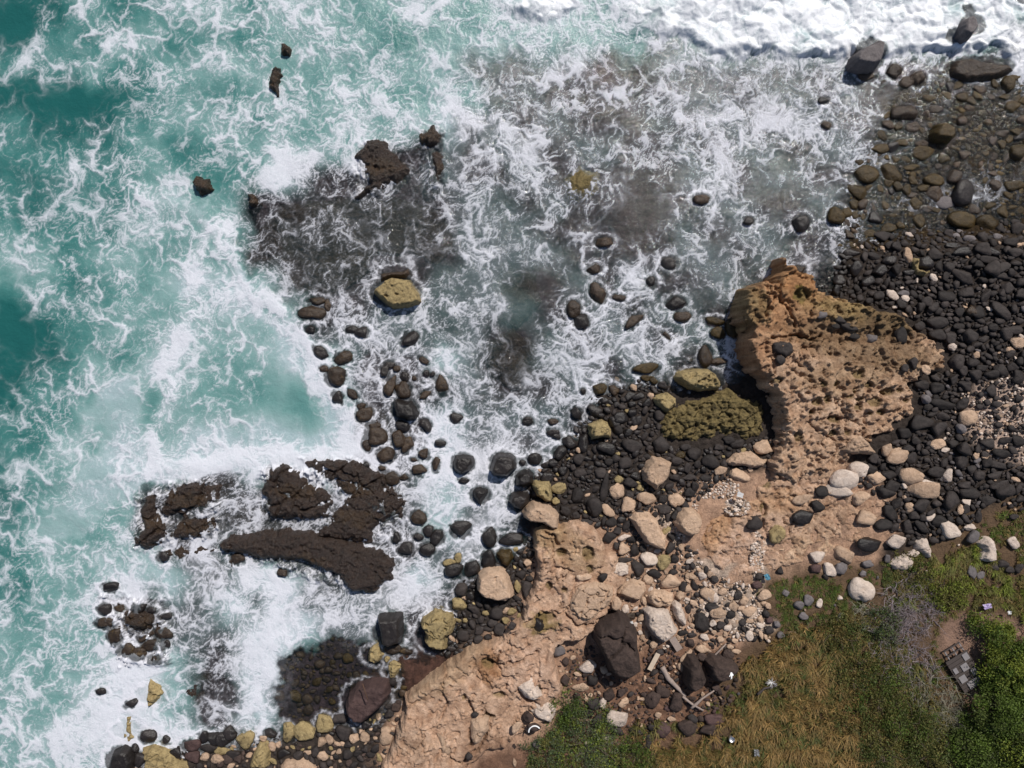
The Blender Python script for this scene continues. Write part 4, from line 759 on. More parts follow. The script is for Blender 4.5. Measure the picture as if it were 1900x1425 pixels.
# ---- single stones, measured off the chart: x y a b [turn] kind
HS = {(1300, 0, 3.1667): '''1545 85 30 35 g;1460 230 40 35 g;1140 420 45 45 n;1210 480 48 32 n;1280 460 45 45 n;990 440 55 32 n;1075 480 30 20 n;1320 890 70 45 o;975 1020 72 50 o;1120 1010 75 42 -35 o;
1245 980 50 22 o;930 1120 60 42 -40 o;1050 870 60 30 o;1440 1190 52 35 g;1560 1130 62 78 w;1560 1300 90 52 -20 o;1690 1310 60 45 -15 o;1290 1300 36 42 o;800 1270 50 55 o;930 955 28 22 o;1380 1055 55 38 -30 o;1380 640 50 24 n;1200 660 75 50 n;1100 730 45 30 n;
1850 20 30 20 g;870 1250 36 30 o;1000 1370 45 22 o;740 735 30 22 n;725 590 30 22 w;1750 1390 30 22 g;1860 1080 60 40 o;1700 1200 40 30 o;1480 1060 30 25 o;1250 740 40 35 n;1190 840 45 25 o;1545 560 40 30 o;1640 520 50 30 n;1500 1385 30 20 g;1590 1400 45 25 g;1300 840 40 25 n''',
 (1300, 450, 3.1667): '''465 690 35 28 b;715 425 34 28 g;820 450 42 22 -20 b;870 500 68 26 -22 b;795 490 26 20 b;890 545 50 20 -10 b;1180 550 38 58 b;1330 750 38 28 -30 t;1255 705 26 44 b;1210 740 26 26 b;1310 830 50 36 b;1395 855 44 38 b;1430 950 76 34 -8 b;1545 950 50 34 20 b;
1345 890 22 22 g;1340 965 28 25 b;1305 1060 76 50 b;1410 1095 46 60 b;1205 1120 45 34 b;1575 1030 58 50 t;1400 1190 48 36 20 t;1535 1280 40 52 b;1490 1190 38 30 b;1155 1255 72 52 20 t;1245 1265 34 40 b;940 1340 65 50 l;850 1395 82 68 l;1040 1390 60 40 20 t;1250 1370 70 58 t;
1380 1350 58 36 b;1465 1375 34 45 -20 l;1010 1330 34 34 b;1350 1425 72 34 l;1110 1362 45 28 -20 b;1560 195 82 42 -18 b;1325 120 52 42 w;990 225 46 34 w;1060 165 45 40 w;925 150 40 50 w;825 220 40 34 w;1230 170 40 24 w;1540 50 60 34 w;1190 300 44 22 -5 g;1340 350 45 34 b;1450 312 62 36 b;
1575 290 58 32 15 b;1640 408 50 40 10 b;1765 400 78 42 -38 b;1290 487 36 32 b;1400 475 70 40 b;1515 492 42 24 b;1410 545 60 38 -20 b;1475 562 34 42 b;1520 702 46 48 b;1610 706 40 28 b;1720 776 50 30 b;1620 780 40 34 20 b;1780 748 50 34 -25 b;1868 792 40 46 b;1570 840 52 32 -20 b;1715 868 36 40 b;
1880 920 30 30 b;1850 512 60 28 b;1865 590 50 36 t;1830 630 34 22 t;1670 568 40 22 b;1700 1180 52 30 -12 b;1770 1235 55 30 -20 b;1870 1165 42 36 b;1650 1375 40 34 b;1745 1310 60 28 -12 b;1600 400 45 36 n;1700 100 60 24 b;1480 20 60 20 w;1720 50 50 30 w;1850 60 50 30 b;1780 200 60 26 -10 b;1120 100 50 30 w;900 60 60 26 w;1390 910 24 18 b''',
 (1300, 900, 2.715): '''275 200 40 42 b;615 35 34 30 b;590 108 38 30 b;520 165 54 38 20 w;385 250 46 48 y;710 25 76 34 l;520 70 56 28 15 t;815 68 50 36 t;845 165 56 40 t;940 45 55 34 b;1140 30 86 48 t;1275 80 42 50 b;1345 88 26 18 l;960 140 52 34 -30 b;1075 160 38 28 b;1125 105 50 36 b;
1210 185 42 32 b;1265 228 52 46 l;930 205 48 32 b;850 297 70 46 w;985 285 62 44 15 l;1075 350 32 22 l;735 355 62 38 -25 t;595 362 40 32 l;655 435 46 30 -60 l;710 420 36 32 g;585 425 34 24 m;840 400 32 20 g;820 450 20 18 g;635 465 18 16 b;405 435 18 22 b;300 460 28 18 b;283 502 38 22 m;
320 558 40 30 t;430 545 20 18 g;545 583 28 30 g;500 610 28 24 g;520 660 28 20 -20 g;600 600 28 15 70 l;705 680 36 18 65 l;705 570 16 14 l;823 535 62 60 l;75 480 28 22 b;1380 265 36 34 g;1580 295 36 24 -60 l;1360 215 30 20 l;1365 440 28 36 g;1410 460 30 20 40 g;1460 80 40 28 b;1540 40 52 50 b;
1365 40 56 30 b;1480 415 25 22 b;1530 400 30 24 b;1560 430 25 20 b;1610 420 22 28 b;1585 165 25 18 b;1615 70 25 20 b;65 560 50 32 -30 l;90 650 42 28 t;60 622 34 22 b;20 700 25 44 b;165 610 24 30 t;190 560 24 22 b;250 640 40 28 t;225 585 30 24 t;150 655 28 20 b;345 685 24 22 m;210 690 20 20 b;
250 686 24 14 t;300 680 20 22 t;350 735 22 22 b;385 705 20 18 g;410 760 22 20 g;465 762 36 22 t;105 708 28 22 b;945 370 16 22 g''',
 (850, 900, 2.7145): '''510 15 44 26 y;345 535 32 48 b;300 515 20 36 y;315 455 30 26 b;800 35 40 40 t;855 100 42 40 t;945 70 54 32 t;1100 75 42 34 t;1040 122 40 28 b;1165 40 30 26 b;1150 105 25 24 b;1060 170 20 26 b;1077 262 22 26 b;1073 320 26 32 b;685 115 44 48 b;540 130 30 32 b;590 155 30 22 b;
650 188 32 24 b;755 130 46 26 -30 t;775 190 36 24 20 b;765 264 38 30 b;800 235 25 22 b;840 262 38 20 10 l;880 278 30 20 b;800 312 20 24 b;835 325 38 32 t;895 335 28 38 b;850 378 46 15 b;905 420 34 44 b;935 320 22 20 b;960 380 48 40 l;1040 390 34 42 y;995 450 42 24 b;730 470 30 22 60 b;
955 482 32 26 t;640 466 46 20 t;1075 490 58 38 t;1135 515 24 28 b;1160 522 22 24 t;1192 510 22 28 b;1120 560 26 24 t;1275 617 32 22 b;1270 562 54 34 -25 t;1412 560 22 22 b;1310 655 44 28 -20 t;1225 695 34 50 b;1162 620 15 30 b;1135 750 28 18 b;1180 760 25 16 b;878 662 26 20 n;795 600 30 34 t;
410 710 34 34 w;510 840 32 32 g;660 912 54 34 20 l;680 990 30 28 b;540 990 28 34 v;615 1022 44 24 t;1360 855 34 30 v;1222 872 34 24 v;1105 1100 40 48 v;1035 1045 42 34 -30 v;990 1080 48 56 v;1040 1242 40 44 m;960 1300 28 46 b;800 1240 48 24 b;710 1190 38 36 b;690 1105 38 32 b;650 1152 34 30 b;
820 1050 28 28 v;765 1062 30 40 v;730 1110 38 22 70 l;810 1180 64 42 l;835 1098 30 26 t;880 1235 20 18 b;1180 1180 30 28 b;1150 1222 60 46 v;1260 1240 50 34 v;1300 1180 60 38 m;355 1170 28 34 v;378 1222 40 28 v;88 1157 20 14 b;295 1225 38 24 70 t;400 1312 26 24 g;285 1320 12 18 v;285 1400 12 28 t;
655 1300 20 14 30 l;740 1280 25 15 l;55 1372 18 22 b;1150 860 44 20 40 t;1240 830 46 22 -20 t;1130 920 22 40 t''',
 (850, 600, 3.1667): '''45 700 1 1 b;840 392 42 36 o;920 392 36 26 -60 n;735 397 15 20 w;805 512 42 38 w;695 532 30 36 w;935 480 25 20 w;1190 708 54 54 b;715 800 40 36 b;1395 770 48 40 b;1490 815 54 46 b;1590 690 40 30 b;1640 712 54 28 20 b;1535 730 32 22 b;1340 730 36 22 b;1280 815 40 32 b;1310 770 34 26 o;
1135 762 36 18 -40 n;940 763 18 15 y;890 812 30 28 b;990 822 45 36 b;1015 937 42 32 b;945 915 28 25 y;1070 968 25 20 y;930 987 45 48 t;1005 1003 30 26 b;862 965 90 26 78 b;595 967 50 40 y;575 1047 25 24 y;450 800 40 34 w;380 822 20 18 w;800 1092 48 36 b;780 1037 46 26 40 b;690 1132 30 22 b;
625 1102 32 30 b;625 1052 28 18 b;700 1015 38 50 b;870 737 60 42 -15 w;1020 722 66 40 -10 b;740 702 34 60 w;660 702 46 38 w;1650 892 74 34 -20 t;1540 867 46 26 30 t;1790 732 60 46 t;1355 907 46 22 b;1365 990 42 28 20 b;1460 907 40 22 b;1445 960 28 24 b;1280 907 38 26 b;1280 1042 48 40 -20 t;1200 1032 34 26 b;
1110 270 76 34 6 o;1110 322 36 18 o;1150 335 24 22 o;410 575 30 20 w;520 830 40 22 w;560 640 36 24 w;600 760 40 40 w;520 905 40 42 w;620 870 34 30 w;960 560 50 40 w;1060 570 42 34 w;1120 470 40 32 w;1060 430 40 26 w;1020 480 30 24 w;920 580 36 36 w;860 450 30 22 w;1000 640 30 26 w;720 880 40 30 b;840 880 40 32 b''',
 (400, 950, 3.0): '''1130 30 42 38 n;1005 145 30 24 70 w;1060 210 46 38 w;1130 140 25 20 w;1187 108 30 30 w;1237 142 44 36 60 w;1175 205 42 40 w;1365 100 58 44 10 w;1525 142 38 54 w;1660 152 76 32 w;1330 330 50 40 w;1425 320 46 40 20 w;1520 265 40 52 w;1300 285 34 20 y;1350 260 20 30 y;1370 440 34 36 b;1350 520 44 38 y;
1560 570 50 40 b;1465 660 34 28 b;1380 690 38 32 b;1440 545 40 30 b;1585 660 38 44 b;1650 640 25 24 b;1480 600 24 24 b;1620 552 34 20 t;985 765 44 26 n;1060 780 34 20 n;1000 850 34 20 y;955 820 14 18 y;400 1240 58 38 -80 y;490 1240 70 54 -20 y;605 1185 44 52 y;585 1290 30 30 t;630 1270 25 30 t;515 1340 30 16 t;590 1367 36 30 t;
715 1235 45 42 b;770 1265 30 28 t;830 1255 28 32 t;945 1262 40 44 t;695 1162 42 28 b;730 1352 34 30 b;790 1345 25 20 b;830 1325 25 22 b;735 1300 25 22 b;865 1350 30 20 b;965 1130 26 24 b;1000 1095 28 24 v;930 1165 20 15 b;375 1352 46 30 20 w;155 1275 50 52 y;300 1237 34 32 w;75 1240 35 40 w;25 1280 45 42 w;262 1262 20 18 t;
30 1330 50 24 y;120 1380 25 28 v;60 1385 34 30 v;20 1400 30 26 v;960 1080 20 16 b;985 950 20 26 b;100 200 20 14 n''',
 (450, 450, 3.1667): '''405 415 76 42 5 n;430 340 52 24 n;500 365 20 36 n;400 507 34 24 w;700 525 40 30 w;640 512 36 22 w;980 565 54 36 35 w;460 645 46 30 -35 w;590 675 52 38 15 n;545 790 58 56 n;560 910 34 36 w;835 755 24 36 w;865 715 28 20 w;905 740 20 18 n;950 785 25 32 w;870 840 60 34 70 n;945 865 48 48 n;940 1077 42 30 -30 w;
1075 1072 34 38 w;1165 840 60 34 -75 n;1070 890 38 22 35 n;1080 770 18 20 w;1115 775 14 18 w;1065 690 30 18 -30 n;715 1010 50 38 30 n;780 1140 64 52 n;735 1190 30 34 n;915 1155 46 48 n;970 1190 50 32 60 n;1255 1030 38 30 w;1160 1180 32 20 w;845 1250 52 44 n;1065 1245 32 32 n;720 1310 22 20 w;1035 1340 44 30 10 n;
1135 1305 42 22 75 n;875 1385 44 38 n;1005 1275 20 12 n;1680 1050 30 26 w;650 895 40 24 -50 n;820 1330 24 16 n;950 1380 30 20 n;1300 1400 30 16 w;1850 1140 28 20 w;700 960 26 20 n;480 740 26 20 n;1010 795 14 16 n;1640 850 1 1 n;770 1080 40 24 n''',
 (900, 400, 3.1667): '''1090 275 46 34 w;978 390 28 32 w;1125 510 56 38 w;1160 590 50 32 n;875 620 62 30 45 n;520 550 42 48 n;565 622 42 42 w;665 455 62 42 -55 n;640 312 40 28 n;1860 40 50 48 w;1550 28 30 24 w;1350 622 58 28 o;1375 688 44 34 o;1465 650 44 58 o;1300 822 40 62 n;1375 860 44 22 n;1065 705 34 14 -40 n;
1300 1170 1 1 n;400 1210 30 16 n;1850 320 40 26 n;1820 380 34 20 n;780 480 44 20 n;1280 -70 1 1 n;1270 -100 46 30 n;700 150 50 30 n''',
 (0, 850, 2.478): '''505 595 32 22 w;475 695 28 26 w;485 762 46 24 n;530 820 38 34 n;640 690 30 20 w;745 812 42 30 n;690 862 42 24 20 n;580 880 32 26 n;640 900 34 24 n;718 922 30 22 n;655 835 20 14 n;700 700 24 14 w;765 725 24 14 w;765 860 14 20 w;600 1130 30 16 25 w;465 1075 22 14 w;
678 1282 34 30 w;760 1300 18 20 w;615 1340 18 20 w;640 1385 28 34 w;805 1362 28 22 w;875 1322 40 28 m;990 1302 62 30 -22 w;935 1285 22 28 w;955 1340 34 22 b;1055 1270 30 34 w;885 1382 40 30 m;1300 525 26 20 n;745 455 26 22 w;1090 465 30 24 n;550 690 24 16 n;1000 1390 40 24 t;1070 1370 40 22 b'''}

NAMED = [(1603, 1097, 'round cream white boulder in the green grass, biggest pale one there'), (1487, 412, 'notched black rock alone in the wash'), (1755, 376, 'smooth grey boulder lying in the brown shallows'),
 (1793, 357, 'large glossy black boulder beside the smooth grey one'), (1793, 512, 'long brown black boulder high on the dark beach'), (1712, 785, 'big black boulder touching the lower right of the outcrop'), (1613, 1009, 'biggest black boulder at the edge of the grass'),
 (1226, 823, 'dark boulder split down the middle on the beach'), (1200, 685, 'long olive brown boulder at the water edge'), (1857, 576, 'long slanting black boulder near the right edge'), (1001, 1161, 'wet black stone sitting in a puddle on the ledge'), (882, 1326, 'small black block on the ledge')]
for (ox, oy, s), txt in HS.items():
    for e in txt.replace('\n', '').split(';'):
        q = e.split()
        if len(q) == 5: q.insert(4, '0')
        x, y, a, b, an = map(float, q[:5]); k = q[5]
        if a < 2: continue
        px, py = ox+x/s, oy+y/s; a /= s; b /= s
        if a < b: a, b, an = b, a, an+90
        lab = None
        for nx, ny, t in NAMED:
            if math.hypot(nx-px, ny-py) < 7: lab = t
        lift = None
        if k in 'bgt' and sdf(OUT, np.array([px]), np.array([py]))[0] > 4: lift = float(out_h(np.array([px]), np.array([py]))[0])+.25
        elif sdf(LEDGE, np.array([px]), np.array([py]))[0] > 4: lift = 1.75
        elif sdf(MID, np.array([px]), np.array([py]))[0] > 4: lift = 1.45
        sea = gz(px, py) < -.05 and lift is None
        if sea: a *= 1.12; b *= 1.12
        boulder(px, py, a, b, an, k, lab, lift=lift); placed[-1]['sea'] = sea
# ---- cobbles filling the beaches
def fill(poly, sizes, tries, kinds, over=.2, small_only=False):
    xs = [p[0] for p in poly]; ys = [p[1] for p in poly]; S = sdf(poly, _xx[::2, ::2], _yy[::2, ::2]) > 0; out = []
    for (lo, hi), n in zip(sizes, tries):
        for _ in range(n):
            px = rng.uniform(min(xs), max(xs)); py = rng.uniform(min(ys), max(ys))
            if poly is BEACH and PEB_IN[int(np.clip(py+60, 0, 1544)), int(np.clip(px+60, 0, 2019))] and rng.random() < .86: continue
            if not (-55 < px < 1955 and -55 < py < 1480) or not S[int((py+60)/2), int((px+60)/2)]: continue
            a = rng.uniform(lo, hi); b = a*rng.uniform(.45, .95); an = rng.gauss(-15, 45)
            e = ell(px, py, a, b, an)
            if e is None: continue
            c = OCC[e[0]][e[1]]
            if c.mean() > over: continue
            e2 = ell(px, py, a, b, an, .96); OCC[e2[0]][e2[1]] = 1
            r = rng.random(); k = kinds[-1][0]
            for kk, p in kinds:
                if r < p: k = kk; break
                r -= p
            out.append((px, py, a, b, an, k))
    return out
FL = []
BEACH = [(1540, 470), (1640, 432), (1720, 420), (1900, 400), (1960, 400), (1960, 950), (1900, 945), (1840, 930), (1790, 985), (1760, 1000), (1700, 1010), (1660, 1000), (1640, 960), (1600, 920), (1590, 870), (1640, 830), (1720, 780), (1680, 740), (1740, 680), (1740, 650), (1670, 600), (1560, 565), (1500, 520)]
WETB = [(1060, 800), (1085, 750), (1105, 705), (1200, 695), (1260, 710), (1240, 760), (1220, 800), (1240, 830), (1300, 835), (1430, 810), (1440, 860), (1340, 890), (1290, 930), (1250, 970), (1220, 1010), (1150, 1020), (1115, 975), (1040, 962), (1000, 940), (960, 955), (940, 895), (990, 860), (1030, 840)]
COVE = [(840, 1085), (900, 1030), (960, 995), (990, 1000), (990, 1090), (965, 1145), (940, 1160), (900, 1188), (850, 1215), (800, 1215), (790, 1190), (835, 1160), (830, 1120)]
BOT = [(190, 1430), (250, 1410), (330, 1375), (420, 1362), (520, 1365), (560, 1352), (640, 1340), (700, 1325), (745, 1290), (745, 1320), (715, 1400), (690, 1480), (180, 1480)]
SCREE = [(1150, 1030), (1180, 1010), (1250, 1000), (1290, 1020), (1330, 1070), (1400, 1080), (1430, 1120), (1430, 1190), (1330, 1190), (1280, 1180), (1230, 1210), (1180, 1180), (1100, 1130), (1150, 1100)]
DEBR = [(1035, 1210), (1080, 1200), (1200, 1180), (1360, 1190), (1380, 1240), (1340, 1330), (1270, 1350), (1200, 1370), (1120, 1350), (1060, 1340), (1040, 1280)]
SHAL = [(1545, 500), (1565, 390), (1600, 310), (1635, 230), (1650, 190), (1760, 130), (1860, 115), (1960, 120), (1960, 430), (1720, 450), (1640, 460), (1560, 475)]
SURF = [(1050, 420), (1200, 400), (1540, 400), (1540, 480), (1440, 500), (1370, 560), (1360, 690), (1200, 680), (1100, 700), (1060, 780), (1020, 760), (1080, 640), (1100, 560)]
PEB_IN = sdf(PEBB, _xx+12*fbm(_xx/40, _yy/40, 3, 61), _yy) > 0
FL += fill(BEACH, [(12, 17), (8, 12), (5, 8), (2.6, 5)], [120, 900, 5000, 16000], [('b', .91), ('g', .03), ('t', .04), ('l', .02)], .3)
FL += fill(WETB, [(9, 12), (6.5, 9), (4.5, 6.5), (2.8, 4.5)], [250, 1300, 3800, 9000], [('b', .55), ('w', .38), ('y', .04), ('t', .03)], .28)
FL += fill(COVE, [(8, 11), (5.5, 8), (3, 5.5)], [300, 1200, 3000], [('b', .8), ('w', .08), ('y', .06), ('t', .06)], .28)
FL += fill(BOT, [(8, 11), (5, 8), (3, 5)], [300, 1000, 2500], [('b', .45), ('v', .15), ('y', .14), ('t', .26)], .25)
FL += fill(SCREE, [(7, 10), (4.5, 7), (2.5, 4.5)], [150, 800, 3500], [('b', .38), ('t', .40), ('l', .22)], .2)
FL += fill(DEBR, [(7, 11), (4, 7), (2.2, 4)], [60, 350, 1800], [('v', .5), ('b', .15), ('t', .2), ('m', .15)], .15)
FL += fill(SHAL, [(13, 19), (8, 13), (5, 8), (3, 5)], [90, 700, 4000, 9000], [('o', .74), ('n', .2), ('w', .06)], .35)
FL += fill(SURF, [(5, 9), (3, 5)], [40, 60], [('n', .6), ('w', .4)], .1)
FL += fill([(x+3, y) for x, y in POOL], [(9, 15), (5, 9), (3, 5)], [40, 160, 300], [('n', .7), ('o', .3)], .3)
FL += fill(VEG, [(4, 6), (2.5, 4)], [60, 200], [('g', .4), ('t', .3), ('l', .3)], .1)
FL += fill(PEBB, [(4, 8), (2, 4)], [60, 3500], [('b', .22), ('l', .5), ('t', .28)], .1)
for (cx, cy, rx, ry) in ((1325, 905, 46, 20), (1260, 955, 36, 44), (1367, 940, 26, 18), (1305, 1045, 34, 30), (1340, 1105, 60, 34), (1405, 1030, 14, 46), (1385, 1150, 44, 28), (1160, 1060, 30, 40)):
    P_ = [(cx+rx*math.cos(t), cy+ry*math.sin(t)) for t in np.linspace(0, 6.28, 14)[:-1]]
    if cx in (1367, 1405): stamp(P_, 0, 0)
    FL += [(*q[:5], q[5]) for q in fill(P_, [(2.4, 4.2), (1.5, 2.4)], [800, 2500], [('l', .7), ('t', .25), ('b', .05)], .5 if cx in (1367, 1405) else .15)]
wetline = lambda px, py: float(sdf(LAND, np.array([px]), np.array([py]))[0])
cnt = {}
for p in placed: cnt[sname(p['kind'])] = cnt.get(sname(p['kind']), 0)+1
FL.sort(key=lambda q: -q[2]*q[3]); stock = {}; rest = {}
lib = {}
def libmesh(kind, i, sub):
    k = (kind in LIME, i, sub)
    if k not in lib: lib[k] = stone(7000+i*13+sub, 1, 1, 1, sub, 't' if kind in LIME else 'b')
    return lib[k]
meshlib = {}
gzs = ground_z(np.array([q[0] for q in FL]), np.array([q[1] for q in FL]))
for (px, py, a, b, an, k), g in zip(FL, gzs):
    d = wetline(px, py)
    if k in 'b' and d < 35: k = 'w'
    lime = k in LIME; A, B = a/25, b/25; C = B*rng.uniform(.6, .9); z = g+C*rng.uniform(.3, .7)+rng.uniform(0, .08)
    if sdf(MID, np.array([px]), np.array([py]))[0] > 2: z = 1.33
    if sdf(SHAL, np.array([px]), np.array([py]))[0] > 0: z = -.06-C*rng.uniform(.0, .95)
    if g > -.3: z = max(z, g+(.05 if g < -.05 else .35)*C)
    if sdf(POOL, np.array([px]), np.array([py]))[0] > 2: z = -.62; a_ok = False
    else: a_ok = True
    x, y = W(px, py, z)
    if a_ok and cnt[sname(k)] < 296 and a > 4 and 0 < px < 1900 and 0 < py < 1425:
        i = rng.randrange(10); mk = (k, i)
        if mk not in meshlib:
            P, f = libmesh(k, i, 3); o = mesh_obj(sname(k), P, f, KIND[k][0]); meshlib[mk] = o
        else: o = meshlib[mk].copy(); COL.objects.link(o)
        o.location = (x, y, z); o.scale = (A, B, C); o.rotation_euler = (rng.uniform(-.2, .2), rng.uniform(-.2, .2), R(an))
        note(px, py, a, b, an, k, o)
        cnt[sname(k)] += 1
    else: rest.setdefault(k, []).append((x, y, z, A, B, C, an, a))
for k, L in rest.items():
    VV = []; FF = []; TT = []; n = 0
    for (x, y, z, A, B, C, an, a) in L:
        P, f = libmesh(k, rng.randrange(10), 2 if a > 3.2 else 1); c, s = math.cos(R(an)), math.sin(R(an)); tl = rng.uniform(-.25, .25)
        Q = P*np.array([A, B, C]); Q = np.stack([Q[:, 0]*c-Q[:, 1]*s+x, Q[:, 0]*s+Q[:, 1]*c+y, Q[:, 2]+Q[:, 0]*tl+z], -1)
        VV.append(Q); FF.append(f+n); n += len(P); TT.append(np.full(len(P), rng.uniform(-.35, .45)))
    o = mesh_obj({'l': 'pale_gravel', 't': 'limestone_rubble', 'y': 'yellow_rubble'}.get(k, 'cobbles'), np.vstack(VV), np.vstack(FF), KIND[k][0], attrs={'tone': ('FLOAT', np.concatenate(TT))})
    tag(o, kind='stuff', label={'b': 'small dark basalt cobbles filling the beach', 'w': 'small wet black cobbles near the waterline', 'g': 'scattered small grey stones', 'n': 'small wet brown stones in the shallows', 'o': 'small olive algae covered stones in shallows',
        't': 'broken tan limestone rubble', 'l': 'pale gravel of limestone bits', 'y': 'small yellowish limestone rubble', 'v': 'small brown lava rubble', 'm': 'small maroon lava rubble'}[k], cat='gravel' if k == 'l' else 'cobbles')
# ---- say which stone is which
keys = {}
for p in placed:
    if p['label']: continue
    w, n, d = where(p['px'], p['py']); sz = 'large' if p['a'] >= 20 else 'mid-sized' if p['a'] >= 11.5 else 'small'; r_ = p['b']/p['a']
    sh = 'rounded' if r_ > .8 else 'oval' if r_ > .58 else 'elongated'
    keys.setdefault((sz, sh, p['kind'], w, n), []).append((d, p))
ORD = ['', 'second ', 'third ', 'fourth ', 'fifth ', 'sixth ', 'seventh ', 'eighth ', 'ninth ', 'tenth ', 'eleventh ', 'twelfth ', 'thirteenth ', 'fourteenth ', 'fifteenth ']
for (sz, sh, k, w, n), L in keys.items():
    L.sort(key=lambda q: q[0]); nm = KIND[k][1]
    for i, (d, p) in enumerate(L):
        p['label'] = f"{sz} {sh} {nm} rock {w} {n}" if len(L) == 1 else f"{sz} {sh} {nm} rock, {ORD[min(i, 14)]}nearest {w} {n}"
for p in placed:
    n_ = sname(p['kind']); tag(p['obj'], p['label'], n_.replace('_', ' '), {'l': 'limestone boulders along the shore', 's': 'wet rocks in and beside the sea', 'b': 'dark dry boulders along the shore'}[n_[0]])
print('BOULDERS', cnt, 'rest', {k: len(v) for k, v in rest.items()})
build_water()
# ---------------------------------------------------------------- vegetation
GOLD = (.26, .165, .06); GOLD2 = (.18, .13, .045); OLV = (.13, .12, .035); GRN = (.085, .125, .022); DGRN = (.075, .095, .025); YGRN = (.16, .19, .03); BGRN = (.085, .115, .05)
GR = [  # outline, tufts per square metre, blade length, colours, lean
 ([(1345, 1215), (1400, 1190), (1480, 1140), (1520, 1160), (1560, 1230), (1600, 1290), (1640, 1400), (1660, 1520), (1190, 1520), (1200, 1385), (1250, 1350), (1330, 1325), (1365, 1260)], 24, .62, (DGRN, OLV, GOLD2, GOLD, GOLD2, GOLD), .8),
 ([(1520, 1130), (1600, 1120), (1650, 1180), (1720, 1300), (1790, 1425), (1800, 1520), (1640, 1520), (1600, 1320), (1540, 1210)], 20, .5, (OLV, DGRN, GOLD2, OLV), .6),
 ([(1392, 1065), (1440, 1050), (1500, 1060), (1560, 1045), (1610, 1050), (1600, 1090), (1570, 1120), (1480, 1185), (1430, 1180), (1425, 1120)], 26, .16, (GRN, DGRN, GRN, OLV), .2),
 ([(1640, 1040), (1700, 1015), (1790, 1005), (1830, 1045), (1960, 1050), (1960, 1170), (1860, 1150), (1800, 1120), (1740, 1105), (1690, 1100), (1640, 1110)], 27, .4, (OLV, GOLD2, OLV, YGRN), .7),
 ([(1770, 960), (1820, 930), (1900, 915), (1960, 910), (1960, 1040), (1830, 1040), (1790, 1000)], 12, .25, (GRN, OLV, GRN, GOLD2), .3),
 ([(1610, 1040), (1650, 1000), (1720, 1010), (1700, 1060), (1650, 1090), (1620, 1080)], 16, .25, (GRN, DGRN, OLV), .3),
 ([(985, 1370), (1020, 1330), (1180, 1345), (1240, 1395), (1240, 1520), (960, 1520)], 16, .35, (BGRN, OLV, GRN), .4),
 ([(1190, 1290), (1260, 1310), (1300, 1330), (1260, 1400), (1190, 1410), (1170, 1340)], 18, .45, (GOLD2, GOLD, OLV), .7),
 ([(1045, 1225), (1070, 1215), (1090, 1240), (1085, 1262), (1050, 1262)], 30, .14, (GRN, DGRN), .2),
 ([(1045, 1285), (1065, 1285), (1060, 1330), (1035, 1345)], 30, .2, (GRN, DGRN), .2),
 (VEG, 9, .2, (OLV, GOLD2, GRN, OLV), .4),
 ([(1500, 970), (1522, 970), (1522, 990), (1502, 992)], 40, .4, (OLV, GOLD2), .1),
 ([(1860, 1000), (1960, 1000), (1960, 1060), (1880, 1060)], 12, .3, (OLV, GOLD2), .5)]
